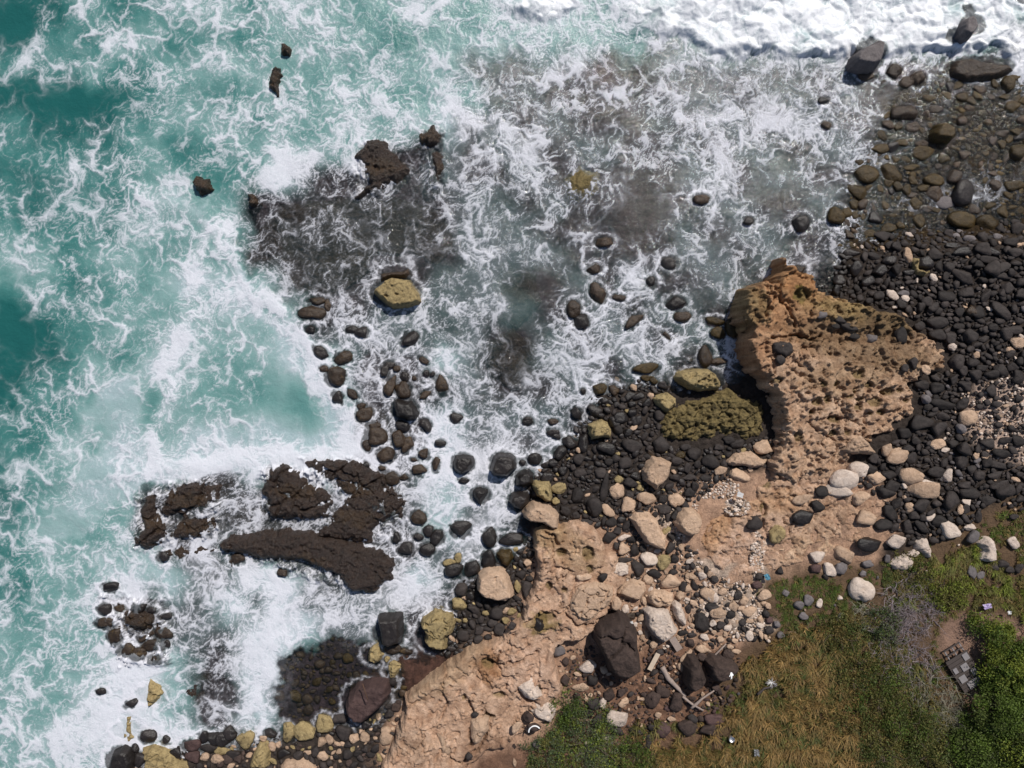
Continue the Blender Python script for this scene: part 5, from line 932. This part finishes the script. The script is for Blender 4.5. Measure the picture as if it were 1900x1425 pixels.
def build_grass():
    r = np.random.RandomState(5); VV = []; CC = []
    for poly, dn, ln, cols, lean in GR:
        xs = [p[0] for p in poly]; ys = [p[1] for p in poly]; area = (max(xs)-min(xs))*(max(ys)-min(ys))/625.
        n = int(area*dn); px = r.uniform(min(xs), max(xs), n); py = r.uniform(min(ys), max(ys), n)
        qx = px+16*fbm(px/30, py/30, 3, 501); qy = py+16*fbm(px/30, py/30, 3, 502); k = sdf(poly, qx, qy)+r.uniform(-8, 8, n) > 0
        bare = fbm(px/38., py/38., 3, 511) > (-.42 if ln > .3 else -.3); k &= bare & (sdf(PATH, px, py) < -4)
        ix = np.clip(px.astype(int)+60, 0, 2019); iy = np.clip(py.astype(int)+60, 0, 1544); k &= OCC[iy, ix] == 0
        px, py = px[k], py[k]; n = len(px); nb = 17
        clump = fbm(px/26., py/26., 4, 505, .6); pick = np.clip(((clump+.5+.35*r.randn(n)*.6)*len(cols)).astype(int), 0, len(cols)-1)
        base = np.array(cols)[pick]*(1+.35*r.uniform(-1, 1, (n, 1)))
        h = ln*(1+.6*np.clip(clump, -1, 1))*r.uniform(.7, 1.25, n)
        g = ground_z(px, py)
        X, Y = (px-950)/25, (712.5-py)/25
        X = np.repeat(X, nb)+r.normal(0, .07, n*nb); Y = np.repeat(Y, nb)+r.normal(0, .07, n*nb); g = np.repeat(g, nb); L = np.repeat(h, nb)*r.uniform(.6, 1.15, n*nb); N = n*nb
        wind = np.repeat(fbm(px/70., py/70., 2, 507)*1.2, nb); a = r.uniform(0, 2*math.pi, N)
        dx = np.cos(a)*.75+lean*(-.4+.5*np.cos(wind*2.2)); dy = np.sin(a)*.75+lean*(-.45+.5*np.sin(wind*2.2))
        w = r.uniform(.010, .022, N)*(1+ln); sx, sy = -dy, dx; s = np.hypot(sx, sy)+1e-6; sx, sy = sx/s*w, sy/s*w
        f1, f2 = .45, .62
        p0 = np.stack([X-sx, Y-sy, g-.02], -1); p1 = np.stack([X+sx, Y+sy, g-.02], -1)
        m = np.stack([X+dx*L*.35, Y+dy*L*.35, g+L*.62], -1); sv = np.stack([sx, sy, sx*0], -1)
        t = np.stack([X+dx*L*.85, Y+dy*L*.85, g+L*r.uniform(.45, .85, N)], -1)
        V_ = np.stack([p0, p1, m+sv*.8, m-sv*.8, t+sv*.2, t-sv*.2], 1)
        c = np.repeat(base, nb, 0)*r.uniform(.75, 1.3, (N, 1)); VV.append(V_.reshape(-1, 3)); CC.append(np.repeat(c, 6, 0))
    v = np.vstack(VV); c = np.vstack(CC); n = len(v)//6; i = np.arange(n)[:, None]*6
    f = np.concatenate([i+np.array([[0, 1, 2, 3]]), i+np.array([[3, 2, 4, 5]])], 0)
    o = mesh_obj('grass', v, f, 'blade', attrs={'tint': ('FLOAT_COLOR', rgba(np.clip(c, 0, 1)))}); tag(o, 'long windblown golden and green grass on the slope', 'grass', kind='stuff'); print('blades', n)
build_grass()
def tubes(segs, col, name, mat, parent=None, loc=(0, 0, 0), jit=.25):
    """thin three-sided branches; segs = (p, q, r0, r1)"""
    S = np.array([(*p, *q, a, b) for p, q, a, b in segs]); n = len(S); p, q, ra, rb = S[:, :3], S[:, 3:6], S[:, 6], S[:, 7]
    d = q-p; d /= np.linalg.norm(d, axis=1, keepdims=True)+1e-9; up = np.where(np.abs(d[:, 2:]) > .9, [[1., 0, 0]], [[0, 0, 1.]])
    u = np.cross(d, up); u /= np.linalg.norm(u, axis=1, keepdims=True); w = np.cross(d, u)
    R_ = []
    for e, r in ((p, ra), (q, rb)):
        for k in range(3): t = k*2.0944; R_.append(e+(u*math.cos(t)+w*math.sin(t))*r[:, None])
    v = np.stack(R_, 1).reshape(-1, 3); i = np.arange(n)[:, None]*6
    f = np.concatenate([i+np.array([[a, b, 3+b, 3+a]]) for a, b in ((0, 1), (1, 2), (2, 0))], 0)
    rr = np.random.RandomState(n); c = np.repeat(np.array(col)*(1+jit*rr.uniform(-1, 1, (n, 1))), 6, 0)
    return mesh_obj(name, v, f, mat, parent, attrs={'tint': ('FLOAT_COLOR', rgba(c))}, loc=loc)
def grow(rad, hgt, r, n0=9, depth=4, w=.045, flat=1., scat=0.):
    segs = []; tips = []
    def rec(p, d, L, wd, k):
        n = 3; q = p
        for _ in range(n):
            d = d+np.array([r.normal(0, .22), r.normal(0, .22), r.normal(0, .10)]); d /= np.linalg.norm(d); e = q+d*L/n; e[2] = min(max(e[2], .05), hgt*1.1)
            segs.append((q, e, wd, wd*.82)); wd *= .82; q = e
            if k > 0 and r.rand() < .8:
                s = np.array([r.normal(0, .8), r.normal(0, .8), r.normal(.1, .35)]); rec(q, d*.6+s, L*r.uniform(.4, .65), wd*.6, k-1)
        tips.append(q)
    for i in range(n0):
        a = i*6.283/n0+r.uniform(-.4, .4); sa_, sr_ = r.uniform(0, 6.283), scat*math.sqrt(r.uniform(0, 1)); rec(np.array([r.normal(0, .08)+sr_*math.cos(sa_), r.normal(0, .08)+sr_*math.sin(sa_), .0]), np.array([math.cos(a), math.sin(a), r.uniform(.25, 1.)*flat]), rad*r.uniform(.6, .95), w, depth)
    return segs, np.array(tips)
def shrub(px, py, rad_px, hgt, cols, label, seed, leaves=900, twig=(.10, .075, .055), name='leafy_shrub', lsz=.075, ell_=1., ang=0):
    r = np.random.RandomState(seed); rad = rad_px/25.; g = gz(px, py); x, y = W(px, py, g+hgt*.5); root = empty(name, (x, y, g))
    segs, tips = grow(rad*.85, hgt, r, 8, 2, .05); tubes(segs, twig, 'branches', 'twig', root)
    n = int(leaves*rad*rad*3.1); nc = max(14, int(rad*rad*16)); a = r.uniform(0, 6.283, nc); q = np.sqrt(r.uniform(0, 1, nc))*rad*(1+.22*np.sin(a*3+seed)+.15*np.sin(a*5+seed*2))
    cx, cy = q*np.cos(a), q*np.sin(a)*ell_; ca, sa = math.cos(R(ang)), math.sin(R(ang)); cx, cy = cx*ca-cy*sa, cx*sa+cy*ca
    cz = hgt*np.clip(1-(q/rad)**2*.75, .12, 1)*r.uniform(.65, 1.05, nc); cs = r.uniform(.12, .34, nc)*(.6+.25*rad)
    k = r.randint(0, nc, n); ctone = np.array(cols)[r.randint(0, len(cols), nc)]*r.uniform(.65, 1.35, (nc, 1))
    p = np.stack([cx[k]+r.normal(0, 1, n)*cs[k], cy[k]+r.normal(0, 1, n)*cs[k], np.maximum(.04, cz[k]+r.normal(0, .5, n)*cs[k])], -1)
    t = r.uniform(0, 6.283, n); el = r.normal(.0, .55, n); d = np.stack([np.cos(t)*np.cos(el), np.sin(t)*np.cos(el), np.sin(el)], -1)
    s = np.cross(d, r.normal(0, 1, (n, 3))); s /= np.linalg.norm(s, axis=1, keepdims=True); L = (lsz*r.uniform(.7, 1.5, n))[:, None]
    v = np.stack([p-d*L, p+s*L*.45, p+d*L, p-s*L*.45], 1).reshape(-1, 3); f = np.arange(n*4).reshape(-1, 4)
    c = np.repeat(np.clip(ctone[k]*r.uniform(.75, 1.3, (n, 1)), 0, 1), 4, 0)
    mesh_obj('foliage', v, f, 'leaf', root, attrs={'tint': ('FLOAT_COLOR', rgba(c))}); tag(root, label, 'shrub', 'green shrubs on the slope'); return n
def dead(px, py, rad_px, hgt, label, seed, col=(.22, .185, .18), name='bare_shrub', group='leafless grey shrubs on the slope', n0=80, cat='shrub'):
    r = np.random.RandomState(seed); rad = rad_px/25.; g = gz(px, py); x, y = W(px, py, g+hgt*.5); segs, tips = grow(rad*.5, hgt, r, n0, 3, .024, .9, rad*.8)
    o = tubes(segs, col, name, 'twig', None, (x, y, g)); tag(o, label, cat, group); return len(segs)
SH = [(1095, 1378, 74, .75, (BGRN, GRN, YGRN, (.12, .14, .075)), 'broad grey green shrub at the bottom edge below the lava scree'), (1050, 1318, 34, .9, (GRN, BGRN), 'small green shrub growing up the side of the ledge'),
 (1185, 1405, 40, .9, (GRN, OLV), 'low olive green shrub right of the broad grey green one'), (1015, 1400, 34, .9, (BGRN, OLV), 'small shrub at the bottom edge touching the ledge'),
 (1846, 1190, 38, 1.6, (GRN, YGRN), 'bright green shrub at the top of the right hand thicket'), (1878, 1238, 52, 2.2, (GRN, YGRN, GRN), 'tall bright green shrub right of the wooden deck'), (1862, 1322, 60, 2.3, (GRN, GRN, DGRN), 'dense green shrub below the wooden deck'),
 (1900, 1390, 62, 2.3, (GRN, YGRN, DGRN), 'green shrub filling the bottom right corner'), (1815, 1400, 50, 1.7, (DGRN, GRN), 'dark green shrub left of the bottom right corner'), (1905, 1290, 50, 2., (GRN, YGRN), 'green shrub cut by the right edge'),
 (1590, 1250, 46, .9, (DGRN, OLV, GOLD2), 'dark olive shrub in the middle of the grass'), (1640, 1290, 56, 1., (DGRN, GRN, OLV, OLV), 'dark green spreading shrub below the middle of the slope'), (1690, 1350, 58, 1.1, (DGRN, GRN, OLV), 'large dark shrub among grey twigs near the bottom'),
 (1730, 1405, 50, 1., (OLV, DGRN), 'olive shrub at the bottom edge between grass and thicket'), (1560, 1180, 40, .7, (OLV, DGRN, GOLD2), 'low dark shrub at the upper end of the tall grass'), (1755, 1095, 38, .8, (YGRN, OLV, YGRN), 'yellow green shrub right of the grey bare bushes'),
 (1640, 1165, 38, .8, (DGRN, BGRN), 'small dark shrub under the left bare bush'), (1700, 1060, 30, .5, (GRN, OLV), 'low green shrub above the bare bushes'), (1590, 1330, 44, .8, (DGRN, OLV, GOLD2), 'shaggy olive shrub inside the golden grass'), (1640, 1395, 44, .8, (OLV, DGRN), 'olive shrub at the bottom edge beside golden grass')]
tot = sum(shrub(*a, seed=600+i, leaves=(820 if a[0] > 1780 else 330 if a[0] < 1200 else 400), lsz=.07 if a[0] > 1780 else .06) for i, a in enumerate(SH))
DD = [(1690, 1110, 52, 1.1, 'grey bare shrub highest on the slope, above the dirt path'), (1708, 1145, 46, 1.1, 'grey bare shrub touching the top left of the dirt path'), (1655, 1165, 44, .8, 'grey bare shrub left of the dirt path, over dark leaves'), (1665, 1200, 52, 1.1, 'dense grey bare shrub in the middle of the slope'),
 (1700, 1245, 52, 1.1, 'grey bare shrub left of the wooden deck'), (1745, 1300, 50, .9, 'pale wispy shrub below left of the wooden deck'), (1765, 1350, 50, .9, 'pale wispy shrub above the dark shrub near the bottom'), (1610, 1145, 32, .6, 'small bare shrub nearest the round white boulder'), (1790, 1395, 44, .8, 'wispy bare shrub at the bottom edge'), (1110, 1395, 40, .9, 'grey bare twigs tangled in the broad bottom shrub')]
ns = sum(dead(*a, seed=700+i, col=(.27, .225, .235) if i < 5 else (.25, .235, .18)) for i, a in enumerate(DD))
ns += dead(1885, 1185, 34, .5, 'heap of reddish brown dead brush at the right edge', 731, (.10, .05, .035), 'brush_pile', None, 22, 'brush pile')
ns += dead(1822, 1140, 20, .3, 'pale dead branch lying at the top of the dirt path', 733, (.38, .32, .28), 'dead_branch', None, 3, 'branch')
print('leaves', tot, 'twigs', ns)
# ---------------------------------------------------------------- driftwood, litter and the deck
def log(pts, r0, r1, label, name='driftwood_log', mat='drift', z=.18, cat='driftwood', group=None, knots=True):
    bm = bmesh.new(); P = []; rings = []; N = 9
    for i, (px, py) in enumerate(pts): g = max(gz(px, py), 0)+z+(.12 if i % 2 else 0); P.append(Vector((*W(px, py, g), g)))
    fine = []
    for a, b in zip(P[:-1], P[1:]):
        for k in range(4): fine.append(a.lerp(b, k/4))
    fine.append(P[-1]); o0 = fine[0].copy()
    for i, p in enumerate(fine):
        t = i/(len(fine)-1); d = (fine[min(i+1, len(fine)-1)]-fine[max(i-1, 0)]).normalized(); u = d.cross(Vector((0, 0, 1))).normalized(); w = d.cross(u); r = r0+(r1-r0)*t
        rings.append([bm.verts.new(p-o0+(u*math.cos(k*6.283/N)+w*math.sin(k*6.283/N))*r*(1+rng.uniform(-.22, .22) if knots else 1)) for k in range(N)])
    for a, b in zip(rings[:-1], rings[1:]):
        for k in range(N): bm.faces.new((a[k], a[(k+1) % N], b[(k+1) % N], b[k]))
    bm.faces.new(rings[0][::-1]); bm.faces.new(rings[-1]); bmesh.ops.recalc_face_normals(bm, faces=bm.faces)
    me = bpy.data.meshes.new(name); bm.to_mesh(me); bm.free(); me.materials.append(M[mat])
    for q in me.polygons: q.use_smooth = True
    o = bpy.data.objects.new(name, me); COL.objects.link(o); o.location = o0; tag(o, label, cat, group); return o
G_ = 'driftwood among the lava boulders'
log(Z4((1028, 915), (1060, 975), (1095, 1010), (1145, 1065)), .22, .12, 'thickest split driftwood log beside the grooved lava boulder', group=G_)
log(Z4((1130, 1065), (1180, 1105), (1235, 1135)), .10, .06, 'short thin driftwood branch below the thick log', group=G_, z=.35)
log(Z4((1175, 1125), (1230, 1075), (1290, 1035)), .11, .05, 'driftwood branch slanting up towards the white marked boulder', group=G_, z=.5)
log(Z4((1290, 860), (1330, 820), (1350, 800)), .07, .04, 'thin driftwood stick above the white marked boulder', group=G_)
log(Z3((285, 1055), (320, 1025), (385, 1010)), .09, .06, 'dark forked stick lying in the golden grass', z=.5, mat='dark_wood', cat='stick', name='stick')
log(Z6((818, 955), (832, 1000), (848, 1050)), .05, .035, 'thin rusty stake lying on the maroon boulder', 'stake', 'rust', z=2.35, cat='stake', knots=False)
def box_bm(bm, cx, cy, cz, sx, sy, sz, rot=0, bev=.01):
    r = bmesh.ops.create_cube(bm, size=1); vs = r['verts']; bmesh.ops.scale(bm, vec=(sx, sy, sz), verts=vs); bmesh.ops.rotate(bm, verts=vs, cent=(0, 0, 0), matrix=Matrix.Rotation(rot, 3, 'Z')); bmesh.ops.translate(bm, verts=vs, vec=(cx, cy, cz))
    if bev: bmesh.ops.bevel(bm, geom=list({e for v in vs for e in v.link_edges}), offset=bev, segments=1, affect='EDGES')
def bm_obj(name, bm, mat, parent=None, loc=None, rz=0):
    me = bpy.data.meshes.new(name); bm.to_mesh(me); bm.free(); me.materials.append(M[mat]); o = bpy.data.objects.new(name, me); COL.objects.link(o)
    if parent: o.parent = parent
    if loc: o.location = loc
    o.rotation_euler.z = rz; return o
def at(px, py, dz=0): g = max(gz(px, py), 0)+dz; return (*W(px, py, g), g)
# plank leaning on the scree
bm = bmesh.new(); box_bm(bm, 0, 0, 0, 1.35, .36, .05)
o = bm_obj('plank', bm, 'plank', None, at(1213, 1228, .45), R(62)); o.rotation_euler.x = .15; tag(o, 'short pale wooden plank between the lava block and the thick log', 'plank')
bm = bmesh.new(); box_bm(bm, 0, 0, 0, 1.1, .5, .04)
o = bm_obj('plank', bm, 'dark_wood', None, at(1254, 1195, .4), R(-58)); o.rotation_euler.y = .12; tag(o, 'brown board on the dirt right of the pale plank', 'plank'); o.data.materials[0] = M['drift']
# deck
c = Z3((1335, 940))[0]; dk = empty('wooden_deck', at(*c, .25)); dk.rotation_euler.z = R(-58); tag(dk, 'small dark wooden deck with loose grey boards at the thicket edge', 'deck')
bm = bmesh.new()
for i in range(9): box_bm(bm, -1.16+i*.29, 0, 0, .26, 1.75, .06)
bm_obj('deck_boards', bm, 'dark_wood', dk)
bm = bmesh.new()
for y in (-.7, 0, .7): box_bm(bm, 0, y, -.11, 2.6, .09, .14)
bm_obj('joists', bm, 'dark_wood', dk)
for x, y, w, h in ((-.95, .55, .5, .42), (-.35, .1, .5, .5), (.25, .5, .5, .4), (.3, -.45, .5, .5), (.95, .1, .55, 1.0), (-.45, -.6, .4, .3)):
    bm = bmesh.new(); box_bm(bm, 0, 0, 0, w, h, .05); bm_obj('loose_board', bm, 'grey_board', dk, (x, y, .075))
c = Z3((1285, 850))[0]; fr = empty('timber_grid', at(*c, .15)); fr.rotation_euler.z = R(-58); tag(fr, 'open wooden grid frame lying on the dirt path above the deck', 'frame')
bm = bmesh.new()
for y in (-.6, 0, .6): box_bm(bm, 0, y, 0, 1.25, .09, .07)
bm_obj('rails', bm, 'grey_board', fr)
bm = bmesh.new()
for x in (-.6, -.2, .2, .6): box_bm(bm, x, 0, .073, .09, 1.3, .07)
bm_obj('crosspieces', bm, 'dark_wood', fr)
# scraps
def scrap(px, py, sx, sy, mat, label, cat, name, rz=0, dz=.12, n=5, crumple=.06):
    bm = bmesh.new(); r = random.Random(int(px*7+py)); vs = [[bm.verts.new(((i/n-.5)*sx*(1+r.uniform(-.15, .15)), (j/n-.5)*sy*(1+r.uniform(-.15, .15)), r.uniform(0, crumple)+.04)) for i in range(n+1)] for j in range(n+1)]
    for j in range(n):
        for i in range(n): bm.faces.new((vs[j][i], vs[j][i+1], vs[j+1][i+1], vs[j+1][i]))
    bmesh.ops.solidify(bm, geom=bm.faces[:], thickness=.02)
    o = bm_obj(name, bm, mat, None, at(px, py, dz), R(rz)); tag(o, label, cat); return o
scrap(1373, 918, .44, .36, 'white_plastic', 'small white box lid on the gravel of the pink slab', 'litter', 'white_scrap', -20, 1.0, 3, .03)
scrap(1423, 1070, .34, .44, 'blue_plastic', 'crumpled light blue plastic beside two dark stones', 'litter', 'plastic_scrap', 20, .35, 5, .16)
scrap(1831, 1124, .55, .34, 'lilac', 'lilac wrapper lying in the grass at the upper right', 'litter', 'wrapper', 15, .4, 5, .12)
scrap(1403, 1395, .34, .44, 'silver', 'shiny crumpled foil in the golden grass near the bottom', 'litter', 'foil_scrap', 0, .45, 6, .2)
scrap(1872, 1136, .26, .22, 'white_plastic', 'tiny white scrap in the grass right of the lilac wrapper', 'litter', 'white_scrap', 0, .4, 3, .1)
scrap(1171, 1155, .28, .2, 'white_plastic', 'white scrap at the top right of the biggest lava block', 'litter', 'white_scrap', 10, .7, 3, .08)
scrap(1894, 1208, .5, .22, 'lilac', 'pale wrapper on the brush at the right edge', 'litter', 'wrapper', -30, .6, 4, .1)
# cup
bm = bmesh.new(); bmesh.ops.create_cone(bm, cap_ends=False, segments=20, radius1=.17, radius2=.20, depth=.3); bmesh.ops.create_circle(bm, cap_ends=True, segments=20, radius=.168)
for v in bm.verts: pass
bmesh.ops.solidify(bm, geom=bm.faces[:], thickness=.02); o = bm_obj('cup', bm, 'silver', None, at(1357, 1371, .3)); tag(o, 'round silver can standing at the left edge of the golden grass', 'can')
# hose ring
cur = bmesh.new(); N, Mx = 22, 6; rings = []
for i in range(N):
    t = R(20+150*i/(N-1)); cx, cy = .42*math.cos(t), .42*math.sin(t); rings.append([cur.verts.new((cx+.05*math.cos(k*6.283/Mx)*math.cos(t), cy+.05*math.cos(k*6.283/Mx)*math.sin(t), .05*math.sin(k*6.283/Mx))) for k in range(Mx)])
for a, b in zip(rings[:-1], rings[1:]):
    for k in range(Mx): cur.faces.new((a[k], a[(k+1) % Mx], b[(k+1) % Mx], b[k]))
cur.faces.new(rings[0]); cur.faces.new(rings[-1][::-1]); bmesh.ops.recalc_face_normals(cur, faces=cur.faces)
o = bm_obj('hose_piece', cur, 'white_plastic', None, (*W(992, 1358, 1.95), 1.95), R(15)); tag(o, 'curved piece of white hose at the foot of the ledge', 'hose')
# white spray of dry antler-like coral or plant in the grass
r_ = np.random.RandomState(4); segs = []
for i in range(26):
    a = r_.uniform(0, 6.283); p = np.array([0, 0, .1]); q = np.array([math.cos(a)*r_.uniform(.15, .5), math.sin(a)*r_.uniform(.15, .5), r_.uniform(.15, .35)]); segs.append((p, q, .02, .008))
o = tubes(segs, (.62, .60, .60), 'dry_plant', 'twig', None, at(1431, 1265, .55)); tag(o, 'silvery white dry plant standing out in the golden grass', 'plant')
# painted mark on the dark boulder
host = [p for p in placed if p['label'] and 'carrying a white painted mark' in p['label']][0]['obj']
bm = bmesh.new(); zt = 1.5
bpy.context.view_layer.update()
mk = [((0, -.26), (.03, .12), .045), ((-.13, .02), (.02, .28), .04), ((.02, .28), (.15, .08), .04), ((-.08, .14), (.12, .18), .03)]
V_ = []; 
cxy = Z3((150, 960))[0]; wx_, wy_ = W(*cxy, host.location.z+1.3); hm = host.data; co = np.empty(len(hm.vertices)*3, np.float32); hm.vertices.foreach_get('co', co); co = co.reshape(-1, 3)
lx, ly = wx_-host.location.x, wy_-host.location.y
def hz(x, y): d = (co[:, 0]-x)**2+(co[:, 1]-y)**2; i = np.argsort(d)[:4]; return float(co[i, 2].max())
for (a, b, w) in mk:
    n = 8; d = Vector((b[0]-a[0], b[1]-a[1])).normalized(); s = Vector((-d.y, d.x))*w; prev = None
    for i in range(n+1):
        t = i/n; x = lx+a[0]+(b[0]-a[0])*t; y = ly+a[1]+(b[1]-a[1])*t
        c2 = [bm.verts.new((x+s.x, y+s.y, hz(x+s.x, y+s.y)+.02)), bm.verts.new((x-s.x, y-s.y, hz(x-s.x, y-s.y)+.02))]
        if prev: bm.faces.new((prev[0], prev[1], c2[1], c2[0]))
        prev = c2
bmesh.ops.recalc_face_normals(bm, faces=bm.faces); o = bm_obj('painted_mark', bm, 'white_plastic', host)
